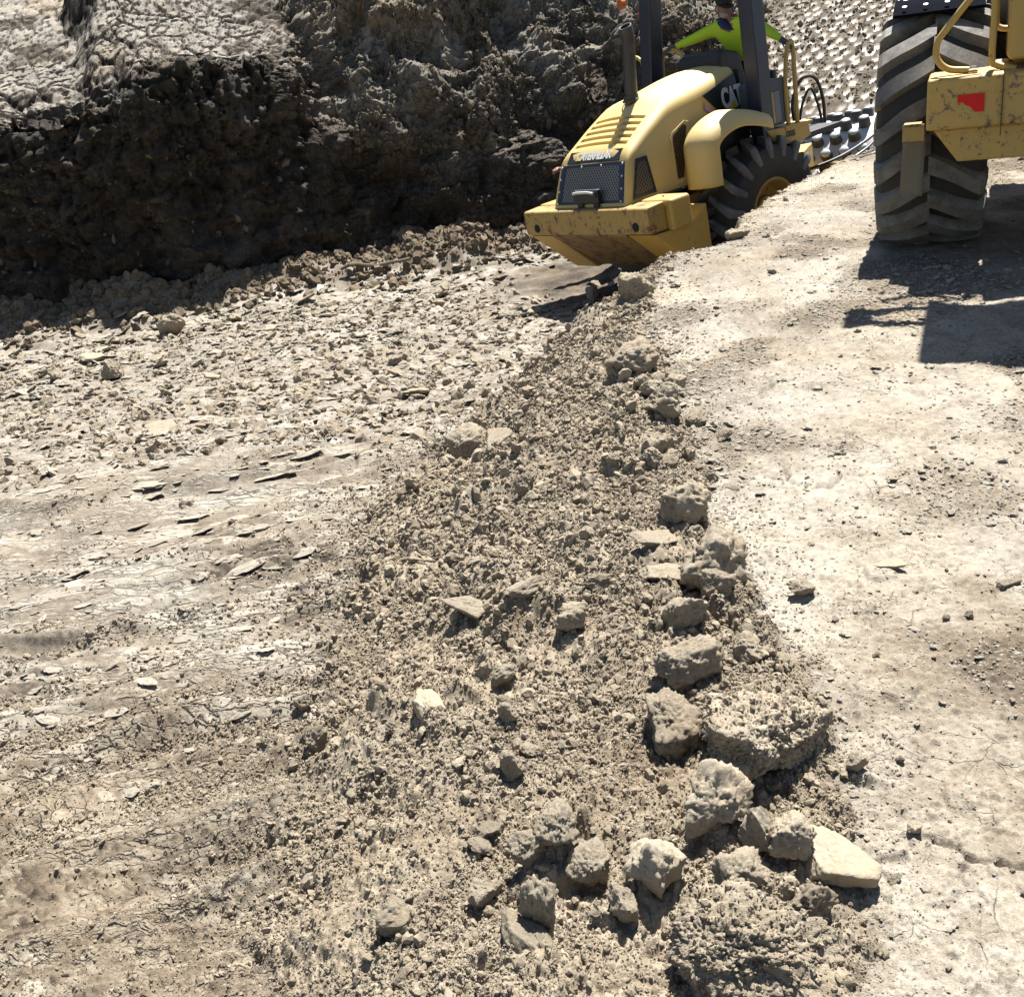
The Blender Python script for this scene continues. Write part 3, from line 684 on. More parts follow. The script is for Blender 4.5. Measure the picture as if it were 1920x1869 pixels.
# clods that nothing tells apart
group_word = {'small clods on the berm': 'small brown clod', 'little clods on the packed clay': 'little clod', 'upturned lumps on the trench floor': 'upturned lump of clay'}
rs = np.random.RandomState(5)
MARKS = [(.73, 5.2, 'the large dark clod far along the berm'), (.62, 4.04, 'the round tan clod'), (-.21, 5.5, 'the dark pitted clod on the left crest'), (.06, 4.15, 'the dark knob in the smooth middle'), (.61, 2.95, 'the rugged knobbly lump'), (.02, 3.07, 'the low soil wedge in mid berm'), (.14, 2.85, 'the pointed clod in mid berm'), (.47, 2.67, 'the squat clod on the right edge'), (-.09, 2.67, 'the round clod above the pale block'), (.50, 2.04, 'the biggest boulder of earth'), (.195, 1.67, 'the pale yellow clod'), (-.04, 1.62, 'the tall upright clod'), (-.31, 2.53, 'the pale rectangular block'), (.57, 1.71, 'the flat smooth clay slab'), (-.70, 2.71, 'the clod at the left foot of the berm'), (-.19, 3.15, 'the weathered aslant slab'), (-.37, 1.72, 'the low clod near the bottom left'), (.98, 6.9, 'the clod at the tip of the berm'), (-4.14, 11.05, 'the dark clod on the trench floor'), (-4.05, 13.25, 'the brown clod by the spoil bank'), (.87, 2.85, 'the lone brown clod on the clay'), (1.18, 2.95, 'the thin white flake'), (1.5, 2.79, 'the grey chip of clay'), (.80, 1.80, 'the small white stone')]
TAKEN = set()
def near_label(x, y, what):
    best = min(MARKS, key=lambda m: math.hypot(m[0] - x, m[1] - y)); dx, dy = x - best[0], y - best[1]; d = math.hypot(dx, dy)
    if d > .10 * y: return None
    side = ('right of' if dx > 0 else 'left of') if abs(dx) > abs(dy) * .8 else ('just behind' if dy > 0 else 'just in front of')
    lab = what + ' ' + side + ' ' + best[2]
    if lab in TAKEN: return None
    TAKEN.add(lab); return lab
def scatter(n, xs, test, size, names, label, group, lo=.5):
    k = 0; g = 0
    while k < n and g < 6000:
        g += 1
        x, y = xs()
        if not test(x, y): continue
        if any((x - c[0]) ** 2 + (y - c[1]) ** 2 < (c[2] * .75) ** 2 for c in CL + SL): continue
        s = size(); me = names[rs.randint(len(names))]
        put(me, 'dirt_clod', x, y, s, s * rs.uniform(.65, 1), s * rs.uniform(.5, .8), rs.uniform(0, 6.3), rs.uniform(-.5, .5), rs.uniform(-.5, .5), rs.uniform(.2, .6), label=near_label(x, y, group_word[group]) or label, group=group)
        k += 1
inb = lambda x, y: float(left_x(np.float32(y))) + .05 < x < float(edge_x(np.float32(y))) + .02
def pb():
    y = 1.35 * math.exp(rs.rand() * 1.65); return rs.uniform(-.85, 1.1), y
def redge():
    y = 2.3 * math.exp(rs.rand() * 1.15); return float(edge_x(np.float32(y))) - .10 + rs.normal(0, .09), y
group_word['clods lining the right edge of the berm'] = 'dark rounded clod'
scatter(26, redge, lambda x, y: True, lambda: .055 * math.exp(rs.rand() * .9), [big(301), big(302), big(303), big(304)], 'dark rounded clod in the line along the right edge of the berm', 'clods lining the right edge of the berm')
scatter(120, pb, inb, lambda: .026 * math.exp(rs.rand() ** 2 * 1.0), _var, 'small brown clod lying among others on the loose berm', 'small clods on the berm')
scatter(26, lambda: (float(edge_x(np.float32(1.0))) + rs.uniform(.25, 1.6), 1.5 * math.exp(rs.rand() * 1.5)), lambda x, y: x > float(edge_x(np.float32(y))) + .08, lambda: .016 * math.exp(rs.rand() ** 2 * .8), _var, 'little clod on the packed clay to the right of the berm', 'little clods on the packed clay')
scatter(60, lambda: (rs.uniform(-7, 2.0), rs.uniform(8, 14.5)), lambda x, y: x < float(left_x(np.float32(y))) - .1 and x > -.55 * y, lambda: .13 * math.exp(rs.rand() ** 2 * .8), _slab + _var[:3], 'upturned lump of clay on the broken trench floor', 'upturned lumps on the trench floor')

# ---------------------------------------------------------------- crumbs and flakes (stuff)
def crumb_nodes(name, mat, variants, subdiv=2, amp=.45, amp2=.25):
    ng = bpy.data.node_groups.new(name, 'GeometryNodeTree')
    ng.interface.new_socket('Geometry', in_out='INPUT', socket_type='NodeSocketGeometry')
    ng.interface.new_socket('Geometry', in_out='OUTPUT', socket_type='NodeSocketGeometry')
    N = ng.nodes.new; L = ng.links.new
    gi = N('NodeGroupInput'); go = N('NodeGroupOutput')
    g2i = N('GeometryNodeGeometryToInstance')
    for k in range(variants):
        ico = N('GeometryNodeMeshIcoSphere'); ico.inputs['Radius'].default_value = .5; ico.inputs['Subdivisions'].default_value = subdiv
        sp = N('GeometryNodeSetPosition'); pos = N('GeometryNodeInputPosition')
        src = pos.outputs[0]; tot = None
        for sc, am in ((1.6, amp), (4.5, amp2)):
            add = N('ShaderNodeVectorMath'); add.operation = 'ADD'; add.inputs[1].default_value = (k * 7.3 + sc, k * 3.1, k * 1.7)
            L(src, add.inputs[0])
            nz = N('ShaderNodeTexNoise'); nz.inputs['Scale'].default_value = sc; nz.inputs['Detail'].default_value = 1
            L(add.outputs[0], nz.inputs['Vector'])
            sub = N('ShaderNodeVectorMath'); sub.operation = 'SUBTRACT'; sub.inputs[1].default_value = (.5, .5, .5); L(nz.outputs['Color'], sub.inputs[0])
            scn = N('ShaderNodeVectorMath'); scn.operation = 'SCALE'; scn.inputs['Scale'].default_value = am * 2; L(sub.outputs[0], scn.inputs[0])
            if tot is None: tot = scn.outputs[0]
            else:
                ad = N('ShaderNodeVectorMath'); ad.operation = 'ADD'; L(tot, ad.inputs[0]); L(scn.outputs[0], ad.inputs[1]); tot = ad.outputs[0]
        L(ico.outputs[0], sp.inputs['Geometry']); L(tot, sp.inputs['Offset'])
        sm = N('GeometryNodeSetMaterial'); sm.inputs['Material'].default_value = mat
        ss = N('GeometryNodeSetShadeSmooth'); ss.inputs['Shade Smooth'].default_value = False
        L(sp.outputs[0], sm.inputs['Geometry']); L(sm.outputs[0], ss.inputs['Geometry']); L(ss.outputs[0], g2i.inputs[0])
    iop = N('GeometryNodeInstanceOnPoints'); iop.inputs['Pick Instance'].default_value = True
    L(gi.outputs[0], iop.inputs['Points']); L(g2i.outputs[0], iop.inputs['Instance'])
    def attr(nm, typ):
        a = N('GeometryNodeInputNamedAttribute'); a.data_type = typ; a.inputs['Name'].default_value = nm
        return a.outputs['Attribute']
    L(attr('idx', 'INT'), iop.inputs['Instance Index'])
    e2r = N('FunctionNodeEulerToRotation'); L(attr('rot', 'FLOAT_VECTOR'), e2r.inputs[0]); L(e2r.outputs[0], iop.inputs['Rotation'])
    L(attr('scl', 'FLOAT_VECTOR'), iop.inputs['Scale'])
    L(iop.outputs[0], go.inputs[0])
    return ng

def crumbs(name, pts, scl, rot, mat, label, cat, variants=6, subdiv=2, amp=.45, amp2=.25):
    n = len(pts); me = bpy.data.meshes.new(name); me.vertices.add(n)
    me.vertices.foreach_set('co', pts.astype(np.float32).ravel())
    for nm, v in (('scl', scl), ('rot', rot)):
        a = me.attributes.new(nm, 'FLOAT_VECTOR', 'POINT'); a.data.foreach_set('vector', v.astype(np.float32).ravel())
    a = me.attributes.new('idx', 'INT', 'POINT'); a.data.foreach_set('value', np.random.RandomState(n).randint(0, variants, n).astype(np.int32))
    me.materials.append(mat)
    o = bpy.data.objects.new(name, me); COL.objects.link(o)
    md = o.modifiers.new('scatter', 'NODES'); md.node_group = crumb_nodes(name, mat, variants, subdiv, amp, amp2)
    return stuff(o, label, cat)

def cell_area(X, Y):
    dx = np.hypot(np.gradient(X, axis=0), np.gradient(Y, axis=0)); dy = np.hypot(np.gradient(X, axis=1), np.gradient(Y, axis=1))
    return dx * dy

def pick(n, w, X, Y, Z, rs, spread=0):
    w = w.ravel().astype(np.float64); c = np.cumsum(w); i = np.searchsorted(c, rs.rand(n) * c[-1])
    return np.stack([X.ravel()[i], Y.ravel()[i], Z.ravel()[i]], -1), i

rs = np.random.RandomState(21)
area = cell_area(XA, YA); dist = np.hypot(XA, YA)
inview = (np.abs(XA) < .80 * YA + .35)
clump = sstep(-.55, .6, fbm2(XA * 2.4, YA * 2.4, 3, 500))
crestfade = np.clip(beA, 0, 1)
# berm: sizes grow with distance so that each is a few millimetres to centimetres
def size_law(n, d, lo, hi, p=2.6):
    u = rs.rand(n); return lo * (1 - u * (1 - (lo / hi) ** p)) ** (-1 / p) * np.clip(d / 2.0, .9, 2.6)
w = area * crestfade * inview * (.25 + clump) / dist ** 1.4
P_, i_ = pick(150000, w, XA, YA, ZA, rs)
s = size_law(len(P_), np.hypot(P_[:, 0], P_[:, 1]), .0038, .032, 2.7)
S3 = np.stack([s * rs.uniform(.8, 1.25, len(s)), s * rs.uniform(.7, 1.1, len(s)), s * rs.uniform(.55, .9, len(s))], -1)
P_[:, 2] += s * .18
crumbs('soil_crumbs', P_, S3, rs.rand(len(s), 3) * 6.28, M_CRUMB, 'loose brown soil crumbs covering the berm', 'soil')
# crumbs stuck to the larger clods
def surface_points(o, n, rs):
    me = o.data; m = len(me.polygons)
    c = np.empty(m * 3, np.float32); me.polygons.foreach_get('center', c); c = c.reshape(-1, 3)
    a = np.empty(m, np.float32); me.polygons.foreach_get('area', a)
    M = np.array(Matrix.Translation(o.location) @ o.rotation_euler.to_matrix().to_4x4() @ Matrix.Diagonal((*o.scale, 1)))
    w = c @ M[:3, :3].T + M[:3, 3]
    cs = np.cumsum(a.astype(np.float64)); i = np.searchsorted(cs, rs.rand(n) * cs[-1])
    return w[np.minimum(i, m - 1)]
pp = [surface_points(o, int(np.clip(o.scale[0] * o.scale[1] * 190000, 200, 3600)), rs) for o in bpy.data.objects
      if o.name.startswith(('dirt_clod', 'pale_clod')) and o.data.users and len(o.data.polygons) > 9000]
P_ = np.concatenate(pp); s = size_law(len(P_), np.hypot(P_[:, 0], P_[:, 1]), .004, .022, 2.4)
S3 = np.stack([s * rs.uniform(.8, 1.25, len(s)), s * rs.uniform(.7, 1.1, len(s)), s * rs.uniform(.55, .9, len(s))], -1)
crumbs('clod_crumbs', P_, S3, rs.rand(len(s), 3) * 6.28, M_CRUMB, 'small crumbs clinging to the big clods', 'soil')
# crumbs on the floor by the berm, and in the tread valleys
loose = flA * inview * (1 - sstep(2.6, 4.4, YA - .5 * np.clip(XA + 1.4, -1, .7))) * (.15 + clump * sstep(-.2, .5, fbm2(XA * 1.2, YA * 3.5, 3, 510)))
foot = flA * inview * np.exp(-np.clip(left_x(YA) - XA, 0, 9) / .22) * (YA < 9)
ribc = flA * inview * sstep(.1, .6, fbm2(XA * 1.0, YA * 3.0, 3, 511)) * (YA > 2.6) * (YA < 8)
vly = flA * inview * sstep(-.1, -.8, tread_wave(XA, YA)) * sstep(1.8, 2.3, YA) * (1 - sstep(3.4, 4.2, YA)) * sstep(-.5, .2, fbm2(XA * 1.6, YA * 1.6, 3, 512))
w = area * (loose * .7 + foot * .8 + ribc * .30 + vly * 2.2) / dist ** 1.3
P_, i_ = pick(38000, w, XA, YA, ZA, rs)
s = size_law(len(P_), np.hypot(P_[:, 0], P_[:, 1]), .003, .016)
S3 = np.stack([s * rs.uniform(.8, 1.3, len(s)), s * rs.uniform(.7, 1.1, len(s)), s * rs.uniform(.5, .8, len(s))], -1)
P_[:, 2] += s * .15
crumbs('floor_crumbs', P_, S3, rs.rand(len(s), 3) * 6.28, M_CRUMB, 'fine loose crumbs strewn over the near trench floor', 'soil')
# pebbles and scales on the packed clay
pt = sstep(-.1, .45, fbm2(XA * .9, YA * .9, 4, 90))
w = area * plA * inview * (.10 + pt + 1.5 * np.exp(-np.clip(XA - edge_x(YA), 0, 9) / .12)) / dist ** 1.3
P_, i_ = pick(40000, w, XA, YA, ZA, rs)
s = size_law(len(P_), np.hypot(P_[:, 0], P_[:, 1]), .003, .022, 3.0)
S3 = np.stack([s * rs.uniform(.9, 1.5, len(s)), s * rs.uniform(.8, 1.2, len(s)), s * rs.uniform(.3, .7, len(s))], -1)
R3 = np.stack([rs.uniform(-.4, .4, len(s)), rs.uniform(-.4, .4, len(s)), rs.rand(len(s)) * 6.28], -1)
P_[:, 2] += s * .10
crumbs('gravel_crumbs', P_, S3, R3, M_PEBBLE, 'pale grit and clay scales lying on the packed ground', 'grit')
# ragged plates along the blade marks, their near edges lifted
wr = area * flA * inview * sstep(2.5, 3.2, YA) * (1 - sstep(7.6, 9.0, YA)) * sstep(-.25, .3, fbm2(XA * .9 + 2, YA * 3.0, 3, 137)) * (XA < left_x(YA) - .05) / dist
P_, i_ = pick(800, wr, XA, YA, ZA, rs)
s = .022 * np.exp(rs.rand(len(P_)) ** 1.7 * 1.6) * np.clip(np.hypot(P_[:, 0], P_[:, 1]) / 5, .6, 1.5)
S3 = np.stack([s * rs.uniform(1.0, 2.2, len(s)), s * rs.uniform(.5, 1.1, len(s)), s * rs.uniform(.10, .26, len(s))], -1)
R3 = np.stack([rs.normal(-.08, .10, len(s)), rs.normal(0, .10, len(s)), rs.normal(.10, .22, len(s)) + .5 * np.clip(P_[:, 0] + 1.3, 0, .7)], -1)
P_[:, 2] += s * .03
crumbs('rib_plates', P_, S3, R3, M_PEBBLE, 'thin plates of dry clay broken along the blade marks', 'clay', amp=.42, amp2=.22, subdiv=3)
# upturned flakes of the broken floor
chk = flA * inview * sstep(6.2, 7.8, YA + 1.3 * fbm2(XA * .9, YA * .9, 3, 120)) * (1 - sstep(.1, .5, heA)) * (1 - np.minimum(1, 1.3 * shade_patch(XA, YA)))
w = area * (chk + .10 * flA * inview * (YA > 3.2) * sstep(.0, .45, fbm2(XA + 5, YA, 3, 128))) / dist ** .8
wB0 = cell_area(XB, YB) * flB * (1 - sstep(.1, .5, heB)) * (1 - np.minimum(1, 1.3 * shade_patch(XB, YB))) * (YB < 19) * (np.abs(XB) < .6 * YB) * (raB < .3) * (np.hypot(XB, YB) > 14.3) * (1 - sstep(3.0, 4.0, (XB - 2.8) * .5 + (YB - 12.5) * .87)) / np.hypot(XB, YB) ** .8
wj = np.concatenate([w.ravel(), wB0.ravel()]).astype(np.float64); cj = np.cumsum(wj); ij = np.searchsorted(cj, rs.rand(7500) * cj[-1]); P_ = np.concatenate([coA, coB])[ij].copy()
s = .036 * np.exp(rs.rand(len(P_)) ** 1.8 * 1.35) * np.clip(np.hypot(P_[:, 0], P_[:, 1]) / 11, .45, 1.4)
S3 = np.stack([s * rs.uniform(.9, 1.6, len(s)), s * rs.uniform(.7, 1.1, len(s)), s * rs.uniform(.12, .42, len(s))], -1)
R3 = np.stack([rs.normal(0, .24, len(s)), rs.normal(0, .24, len(s)), rs.rand(len(s)) * 6.28], -1)
P_[:, 2] += s * .05
crumbs('clay_flakes', P_, S3, R3, M_PEBBLE, 'pale upturned flakes of clay covering the trench floor', 'clay', amp=.50, amp2=.28, subdiv=3)
P_, i_ = pick(5000, area * chk / dist ** .8 * (.3 + clump), XA, YA, ZA, rs)
s = .03 * np.exp(rs.rand(len(P_)) ** 1.6 * 1.2)
S3 = np.stack([s * rs.uniform(.9, 1.6, len(s)), s, s * rs.uniform(.6, .9, len(s))], -1)
crumbs('floor_lumps', P_, S3, rs.rand(len(s), 3) * 6.28, M_CRUMB, 'brown lumps between the clay flakes', 'clay')
# flakes on the ramp
areaB = cell_area(XB, YB); inB = (XB > -.1 * YB) & (XB < .58 * YB)
wB = areaB * inB * (YB < 34) * (raB > .3) * (smB < .3)
P_, i_ = pick(16000, wB / np.hypot(XB, YB), XB, YB, ZB, rs)
s = .026 * np.exp(rs.rand(len(P_)) ** 1.8 * 1.1) * np.clip(np.hypot(P_[:, 0], P_[:, 1]) / 18, .8, 1.5)
S3 = np.stack([s * rs.uniform(.9, 1.6, len(s)), s, s * rs.uniform(.3, .8, len(s))], -1)
crumbs('ramp_lumps', P_, S3, rs.rand(len(s), 3) * 6.28, M_CRUMB, 'broken brown crumbs between the roller prints on the ramp', 'clay')
# rubble of the cut face and the spoil at its foot
ww = ((WR > .3) * (WT > 3.6) * (WT < 9) + .06 * (WR <= .3) * (WT > 1.2) * (WT < 5.4)) * (.15 + sstep(-.2, .5, fbm2(WS * 1.3, WT * 1.3, 3, 520)))
P_, i_ = pick(16000, ww * np.ones_like(WX), WX, WY, WZ, rs)
s = .022 * np.exp(rs.rand(len(P_)) ** 2.5 * 1.6)
S3 = np.stack([s * rs.uniform(.9, 1.6, len(s)), s, s * rs.uniform(.5, .9, len(s))], -1)
crumbs('wall_rubble', P_, S3, rs.rand(len(s), 3) * 6.28, M_RUBBLE, 'dark rubble clinging to the cut trench wall', 'soil')
wh = np.concatenate([(area * heA * (np.abs(XA) < .7 * YA)).ravel(), (areaB * heB * (np.abs(XB) < .7 * YB)).ravel()])
allP = np.concatenate([coA, coB]); c = np.cumsum(wh.astype(np.float64)); i_ = np.searchsorted(c, rs.rand(20000) * c[-1])
P_ = allP[i_].copy(); s = .026 * np.exp(rs.rand(len(P_)) ** 3 * 1.9)
S3 = np.stack([s * rs.uniform(.9, 1.4, len(s)), s, s * rs.uniform(.6, .9, len(s))], -1)
crumbs('spoil_crumbs', P_, S3, rs.rand(len(s), 3) * 6.28, M_SPOIL, 'brown spoil heaped along the foot of the cut wall', 'soil')
# ---------------------------------------------------------------- builders for the machines
def paint(name, base, rough=.42, dust=.35, dustc=(.30, .26, .19), rust=0.0, scale=3.0, metal=0.0, chips=0.0, spec=.5, coat=0.0):
    base = tuple(c * .62 for c in base); dustc = tuple(c * .62 for c in dustc)
    m, nt, b = new_mat(name); L = nt.links.new
    co = ND(nt, 'ShaderNodeTexCoord').outputs['Object']
    n1 = noise_node(nt, co, scale, 6, .65); n2 = noise_node(nt, co, scale * 9, 4, .7)
    f = maprange(nt, mathn(nt, 'ADD', mathn(nt, 'MULTIPLY', n1, .7), mathn(nt, 'MULTIPLY', n2, .3)), .35, .75, 0, dust)
    # dust settles on what faces up
    ge = ND(nt, 'ShaderNodeNewGeometry'); sx = ND(nt, 'ShaderNodeSeparateXYZ'); L(ge.outputs['Normal'], sx.inputs[0])
    up_ = maprange(nt, sx.outputs[2], .3, 1.0, .45, 1.0)
    f = mathn(nt, 'MULTIPLY', f, up_)
    col = mixc(nt, f, base, dustc)
    if rust > 0:
        n3 = noise_node(nt, co, 7, 8, .75); r = maprange(nt, n3, .60 - rust * .1, .68 - rust * .1)
        col = mixc(nt, r, col, (.085, .035, .016))
    if chips > 0:
        n5 = noise_node(nt, co, 22, 6, .8); r5 = maprange(nt, n5, .66 - chips * .08, .69 - chips * .08)
        col = mixc(nt, r5, col, (.10, .075, .05))
    L(col, b.inputs['Base Color'])
    L(maprange(nt, f, 0, 1, rough, .9), b.inputs['Roughness'])
    b.inputs['Metallic'].default_value = metal; b.inputs['Specular IOR Level'].default_value = spec
    bp = ND(nt, 'ShaderNodeBump'); bp.inputs['Distance'].default_value = .0015; bp.inputs['Strength'].default_value = .35
    L(n2, bp.inputs['Height']); L(bp.outputs[0], b.inputs['Normal'])
    return m

YEL = (.62, .40, .085)
M_HOOD = paint('yellow_hood', (.82, .585, .19), .50, .65, (.64, .53, .33))
M_YEL = paint('yellow_frame', YEL, .5, .4, (.38, .30, .17), chips=.6)
M_YELRUST = paint('yellow_scraped', (.50, .32, .075), .55, .5, (.30, .22, .13), rust=.75, chips=1.0)
M_BELLY = paint('belly_mud_shade', (.34, .21, .06), .7, 1.0, (.16, .12, .075), rust=1.0, chips=1.2)  # scraped muddy paint, darkened further to offset light bounced onto the underside
M_YELDIRT = paint('yellow_grimy', (.66, .41, .085), .55, .8, (.36, .28, .16), rust=.15, chips=1.2, scale=5)
M_NAVY = paint('dark_navy_steel', (.012, .020, .052), .35, .15, (.10, .10, .10))
M_BLACK = paint('black_plastic', (.012, .012, .013), .5, .3, (.08, .075, .065))
M_BADGE = paint('badge_black', (.012, .012, .012), .35, .15, (.05, .05, .05))
M_GREYB = paint('blue_grey_box', (.060, .080, .105), .5, .35, (.14, .14, .14))
M_COWL = paint('cowl_charcoal', (.028, .027, .027), .6, .3, (.09, .08, .07))
M_STEEL = paint('worn_steel', (.80, .79, .76), .45, .6, (.62, .59, .53), metal=.2)
M_PADTOP = paint('polished_steel', (.60, .62, .66), .42, .5, (.5, .49, .47), metal=.35)
M_RUBBER = paint('tyre_rubber', (.085, .085, .087), .65, 1.5, (.36, .355, .34), spec=.4, scale=6)  # heavy pale dust also stands in for strongly lit lug tops
M_RUBBER0 = paint('tyre_carcass', (.050, .048, .045), .8, .8, (.12, .115, .105), spec=.3, scale=6)  # darker than the lugs, painting shade into the tread gaps
M_RUBBERD = paint('tyre_rubber_dusty', (.10, .093, .083), .85, 1.7, (.40, .37, .32), spec=.25, scale=6)
M_EXH = paint('exhaust_steel', (.035, .033, .032), .45, .5, (.12, .105, .085), rust=.3)
M_RIM = paint('rim_yellow', (.42, .26, .05), .6, .6, (.2, .15, .09))
M_WHITE = paint('white_lettering', (.75, .75, .73), .5, .1)
M_PINK = paint('pink_stripe', (.52, .30, .38), .5, .2)
M_TRI = paint('yellow_triangle', (.80, .52, .04), .5, .1)
M_RED = paint('red_reflector', (.85, .012, .010), .5, .12, spec=.2)
M_HOSE = paint('black_hose', (.02, .02, .02), .45, .5, (.15, .14, .12))
M_WOOD = paint('weathered_timber', (.16, .12, .08), .9, .4)
M_HOLE = paint('hollow_black', (.004, .004, .004), .9, .0)

def grille_material(name, dark=(.006, .006, .007), lit=(.18, .17, .15), scale=70, side=False):
    m, nt, b = new_mat(name); L = nt.links.new
    co = ND(nt, 'ShaderNodeTexCoord').outputs['Object']
    tot = None
    for ang in (40, -40):
        mp = ND(nt, 'ShaderNodeMapping'); mp.inputs['Rotation'].default_value = (0, rad(ang), 0) if side else (rad(ang), 0, 0); L(co, mp.inputs[0])
        w = ND(nt, 'ShaderNodeTexWave', wave_type='BANDS', bands_direction='X' if side else 'Y'); w.inputs['Scale'].default_value = scale / 7.0; L(mp.outputs[0], w.inputs['Vector'])
        f = maprange(nt, w.outputs['Fac'], .55, .9)
        tot = f if tot is None else mathn(nt, 'MAXIMUM', tot, f)
    L(mixc(nt, tot, dark, lit), b.inputs['Base Color']); b.inputs['Roughness'].default_value = .45
    b.inputs['Metallic'].default_value = .3
    return m
M_GRILLE = grille_material('perforated_grille')
M_GRILLE3 = grille_material('perforated_side', side=True, lit=(.12, .11, .09))
M_GRILLE2 = grille_material('perforated_vent', side=True, dark=(.010, .007, .004), lit=(.09, .055, .02), scale=60)

class MB:
    def __init__(s): s.v = []; s.f = []; s.m = []
    def add(s, vs, fs, mi=0):
        k = len(s.v); s.v += [tuple(map(float, v)) for v in vs]; s.f += [tuple(k + i for i in f) for f in fs]; s.m += [mi] * len(fs); return s
    def box(s, x0, x1, y0, y1, z0, z1, mi=0, M=None):
        vs = [Vector((x, y, z)) for z in (z0, z1) for y in (y0, y1) for x in (x0, x1)]
        if M is not None: vs = [M @ v for v in vs]
        return s.add(vs, [(0, 2, 3, 1), (4, 5, 7, 6), (0, 1, 5, 4), (2, 6, 7, 3), (0, 4, 6, 2), (1, 3, 7, 5)], mi)
    def prism(s, poly, axis, a, b, mi=0):
        """poly in the two other axes, extruded along axis"""
        n = len(poly)
        def P(u, v, w):
            return {0: (w, u, v), 1: (u, w, v), 2: (u, v, w)}[axis]
        vs = [P(u, v, a) for u, v in poly] + [P(u, v, b) for u, v in poly]
        fs = [tuple(range(n))[::-1], tuple(range(n, 2 * n))] + [(i, (i + 1) % n, n + (i + 1) % n, n + i) for i in range(n)]
        return s.add(vs, fs, mi)
    def tube(s, path, r, n=12, mi=0, cap=True):
        path = [Vector(p) for p in path]; rr = r if isinstance(r, (list, tuple)) else [r] * len(path)
        prev = None; vs = []; fs = []
        for i, p in enumerate(path):
            t = (path[min(i + 1, len(path) - 1)] - path[max(i - 1, 0)]).normalized()
            if prev is None:
                a = Vector((0, 0, 1)) if abs(t.z) < .9 else Vector((1, 0, 0)); u = t.cross(a).normalized()
            else: u = (prev - t * prev.dot(t)).normalized()
            prev = u; w = t.cross(u)
            vs += [p + (u * math.cos(2 * math.pi * k / n) + w * math.sin(2 * math.pi * k / n)) * rr[i] for k in range(n)]
        for i in range(len(path) - 1):
            for k in range(n):
                a = i * n + k; b = i * n + (k + 1) % n; fs.append((a, b, b + n, a + n))
        if cap: fs.append(tuple(range(n))[::-1]); fs.append(tuple((len(path) - 1) * n + k for k in range(n)))
        return s.add(vs, fs, mi)
    def lathe(s, prof, origin, n=48, mi=0, axis=1, close=False):
        """prof: (radius, offset along axis)"""
        vs = []; ox, oy, oz = origin; m = len(prof)
        for k in range(n):
            a = 2 * math.pi * k / n; c, q = math.cos(a), math.sin(a)
            for r, h in prof:
                vs.append({1: (ox + r * c, oy + h, oz + r * q), 0: (ox + h, oy + r * c, oz + r * q), 2: (ox + r * c, oy + r * q, oz + h)}[axis])
        fs = []
        for k in range(n):
            for i in range(m - 1 + (1 if close else 0)):
                a = k * m + i; b = k * m + (i + 1) % m; c2 = ((k + 1) % n) * m + (i + 1) % m; d = ((k + 1) % n) * m + i
                fs.append((a, b, c2, d))
        return s.add(vs, fs, mi)
    def build(s, name, mats, parent=None, bevel=0, segs=2, smooth=False, angle=35):
        me = bpy.data.meshes.new(name); me.from_pydata(s.v, [], s.f)
        for m in (mats if isinstance(mats, (list, tuple)) else [mats]): me.materials.append(m)
        me.polygons.foreach_set('material_index', s.m)
        bm = bmesh.new(); bm.from_mesh(me); bmesh.ops.recalc_face_normals(bm, faces=bm.faces); bm.to_mesh(me); bm.free()
        if smooth: me.polygons.foreach_set('use_smooth', [True] * len(me.polygons))
        me.update()
        o = bpy.data.objects.new(name, me); COL.objects.link(o)
        if parent: o.parent = parent
        if bevel:
            b = o.modifiers.new('bevel', 'BEVEL'); b.width = bevel; b.segments = segs; b.limit_method = 'ANGLE'; b.angle_limit = rad(30); b.harden_normals = False
        if smooth or bevel:
            e = o.modifiers.new('wn', 'WEIGHTED_NORMAL') if False else None
            if smooth:
                try: me.set_sharp_from_angle(angle=rad(angle))
                except Exception: pass
        return o

def curve(pts, n=8):
    """Catmull-Rom through points"""
    P = [Vector(p) for p in pts]; P = [P[0] * 2 - P[1]] + P + [P[-1] * 2 - P[-2]]; out = []
    for i in range(1, len(P) - 2):
        for k in range(n):
            t = k / n; a, b, c, d = P[i - 1], P[i], P[i + 1], P[i + 2]
            out.append(.5 * ((2 * b) + (c - a) * t + (2 * a - 5 * b + 4 * c - d) * t * t + (3 * b - a - 3 * c + d) * t ** 3))
    out.append(P[-2]); return out

def empty(name, loc=(0, 0, 0), M=None):
    o = bpy.data.objects.new(name, None); COL.objects.link(o); o.empty_display_size = .2
    if M is not None: o.matrix_world = M
    else: o.location = loc
    return o

def frame_matrix(X, Y, Z, yaw, pitch, roll):
    cy, sy = math.cos(yaw), math.sin(yaw)
    def f(x, y, z):
        y, z = y * math.cos(roll) - z * math.sin(roll), y * math.sin(roll) + z * math.cos(roll)
        x, z = x * math.cos(pitch) - z * math.sin(pitch), x * math.sin(pitch) + z * math.cos(pitch)
        return Vector((x * sy - y * cy, x * cy + y * sy, z))
    a, b, c = f(1, 0, 0), f(0, 1, 0), f(0, 0, 1)
    return Matrix(((a.x, b.x, c.x, X), (a.y, b.y, c.y, Y), (a.z, b.z, c.z, Z), (0, 0, 0, 1)))

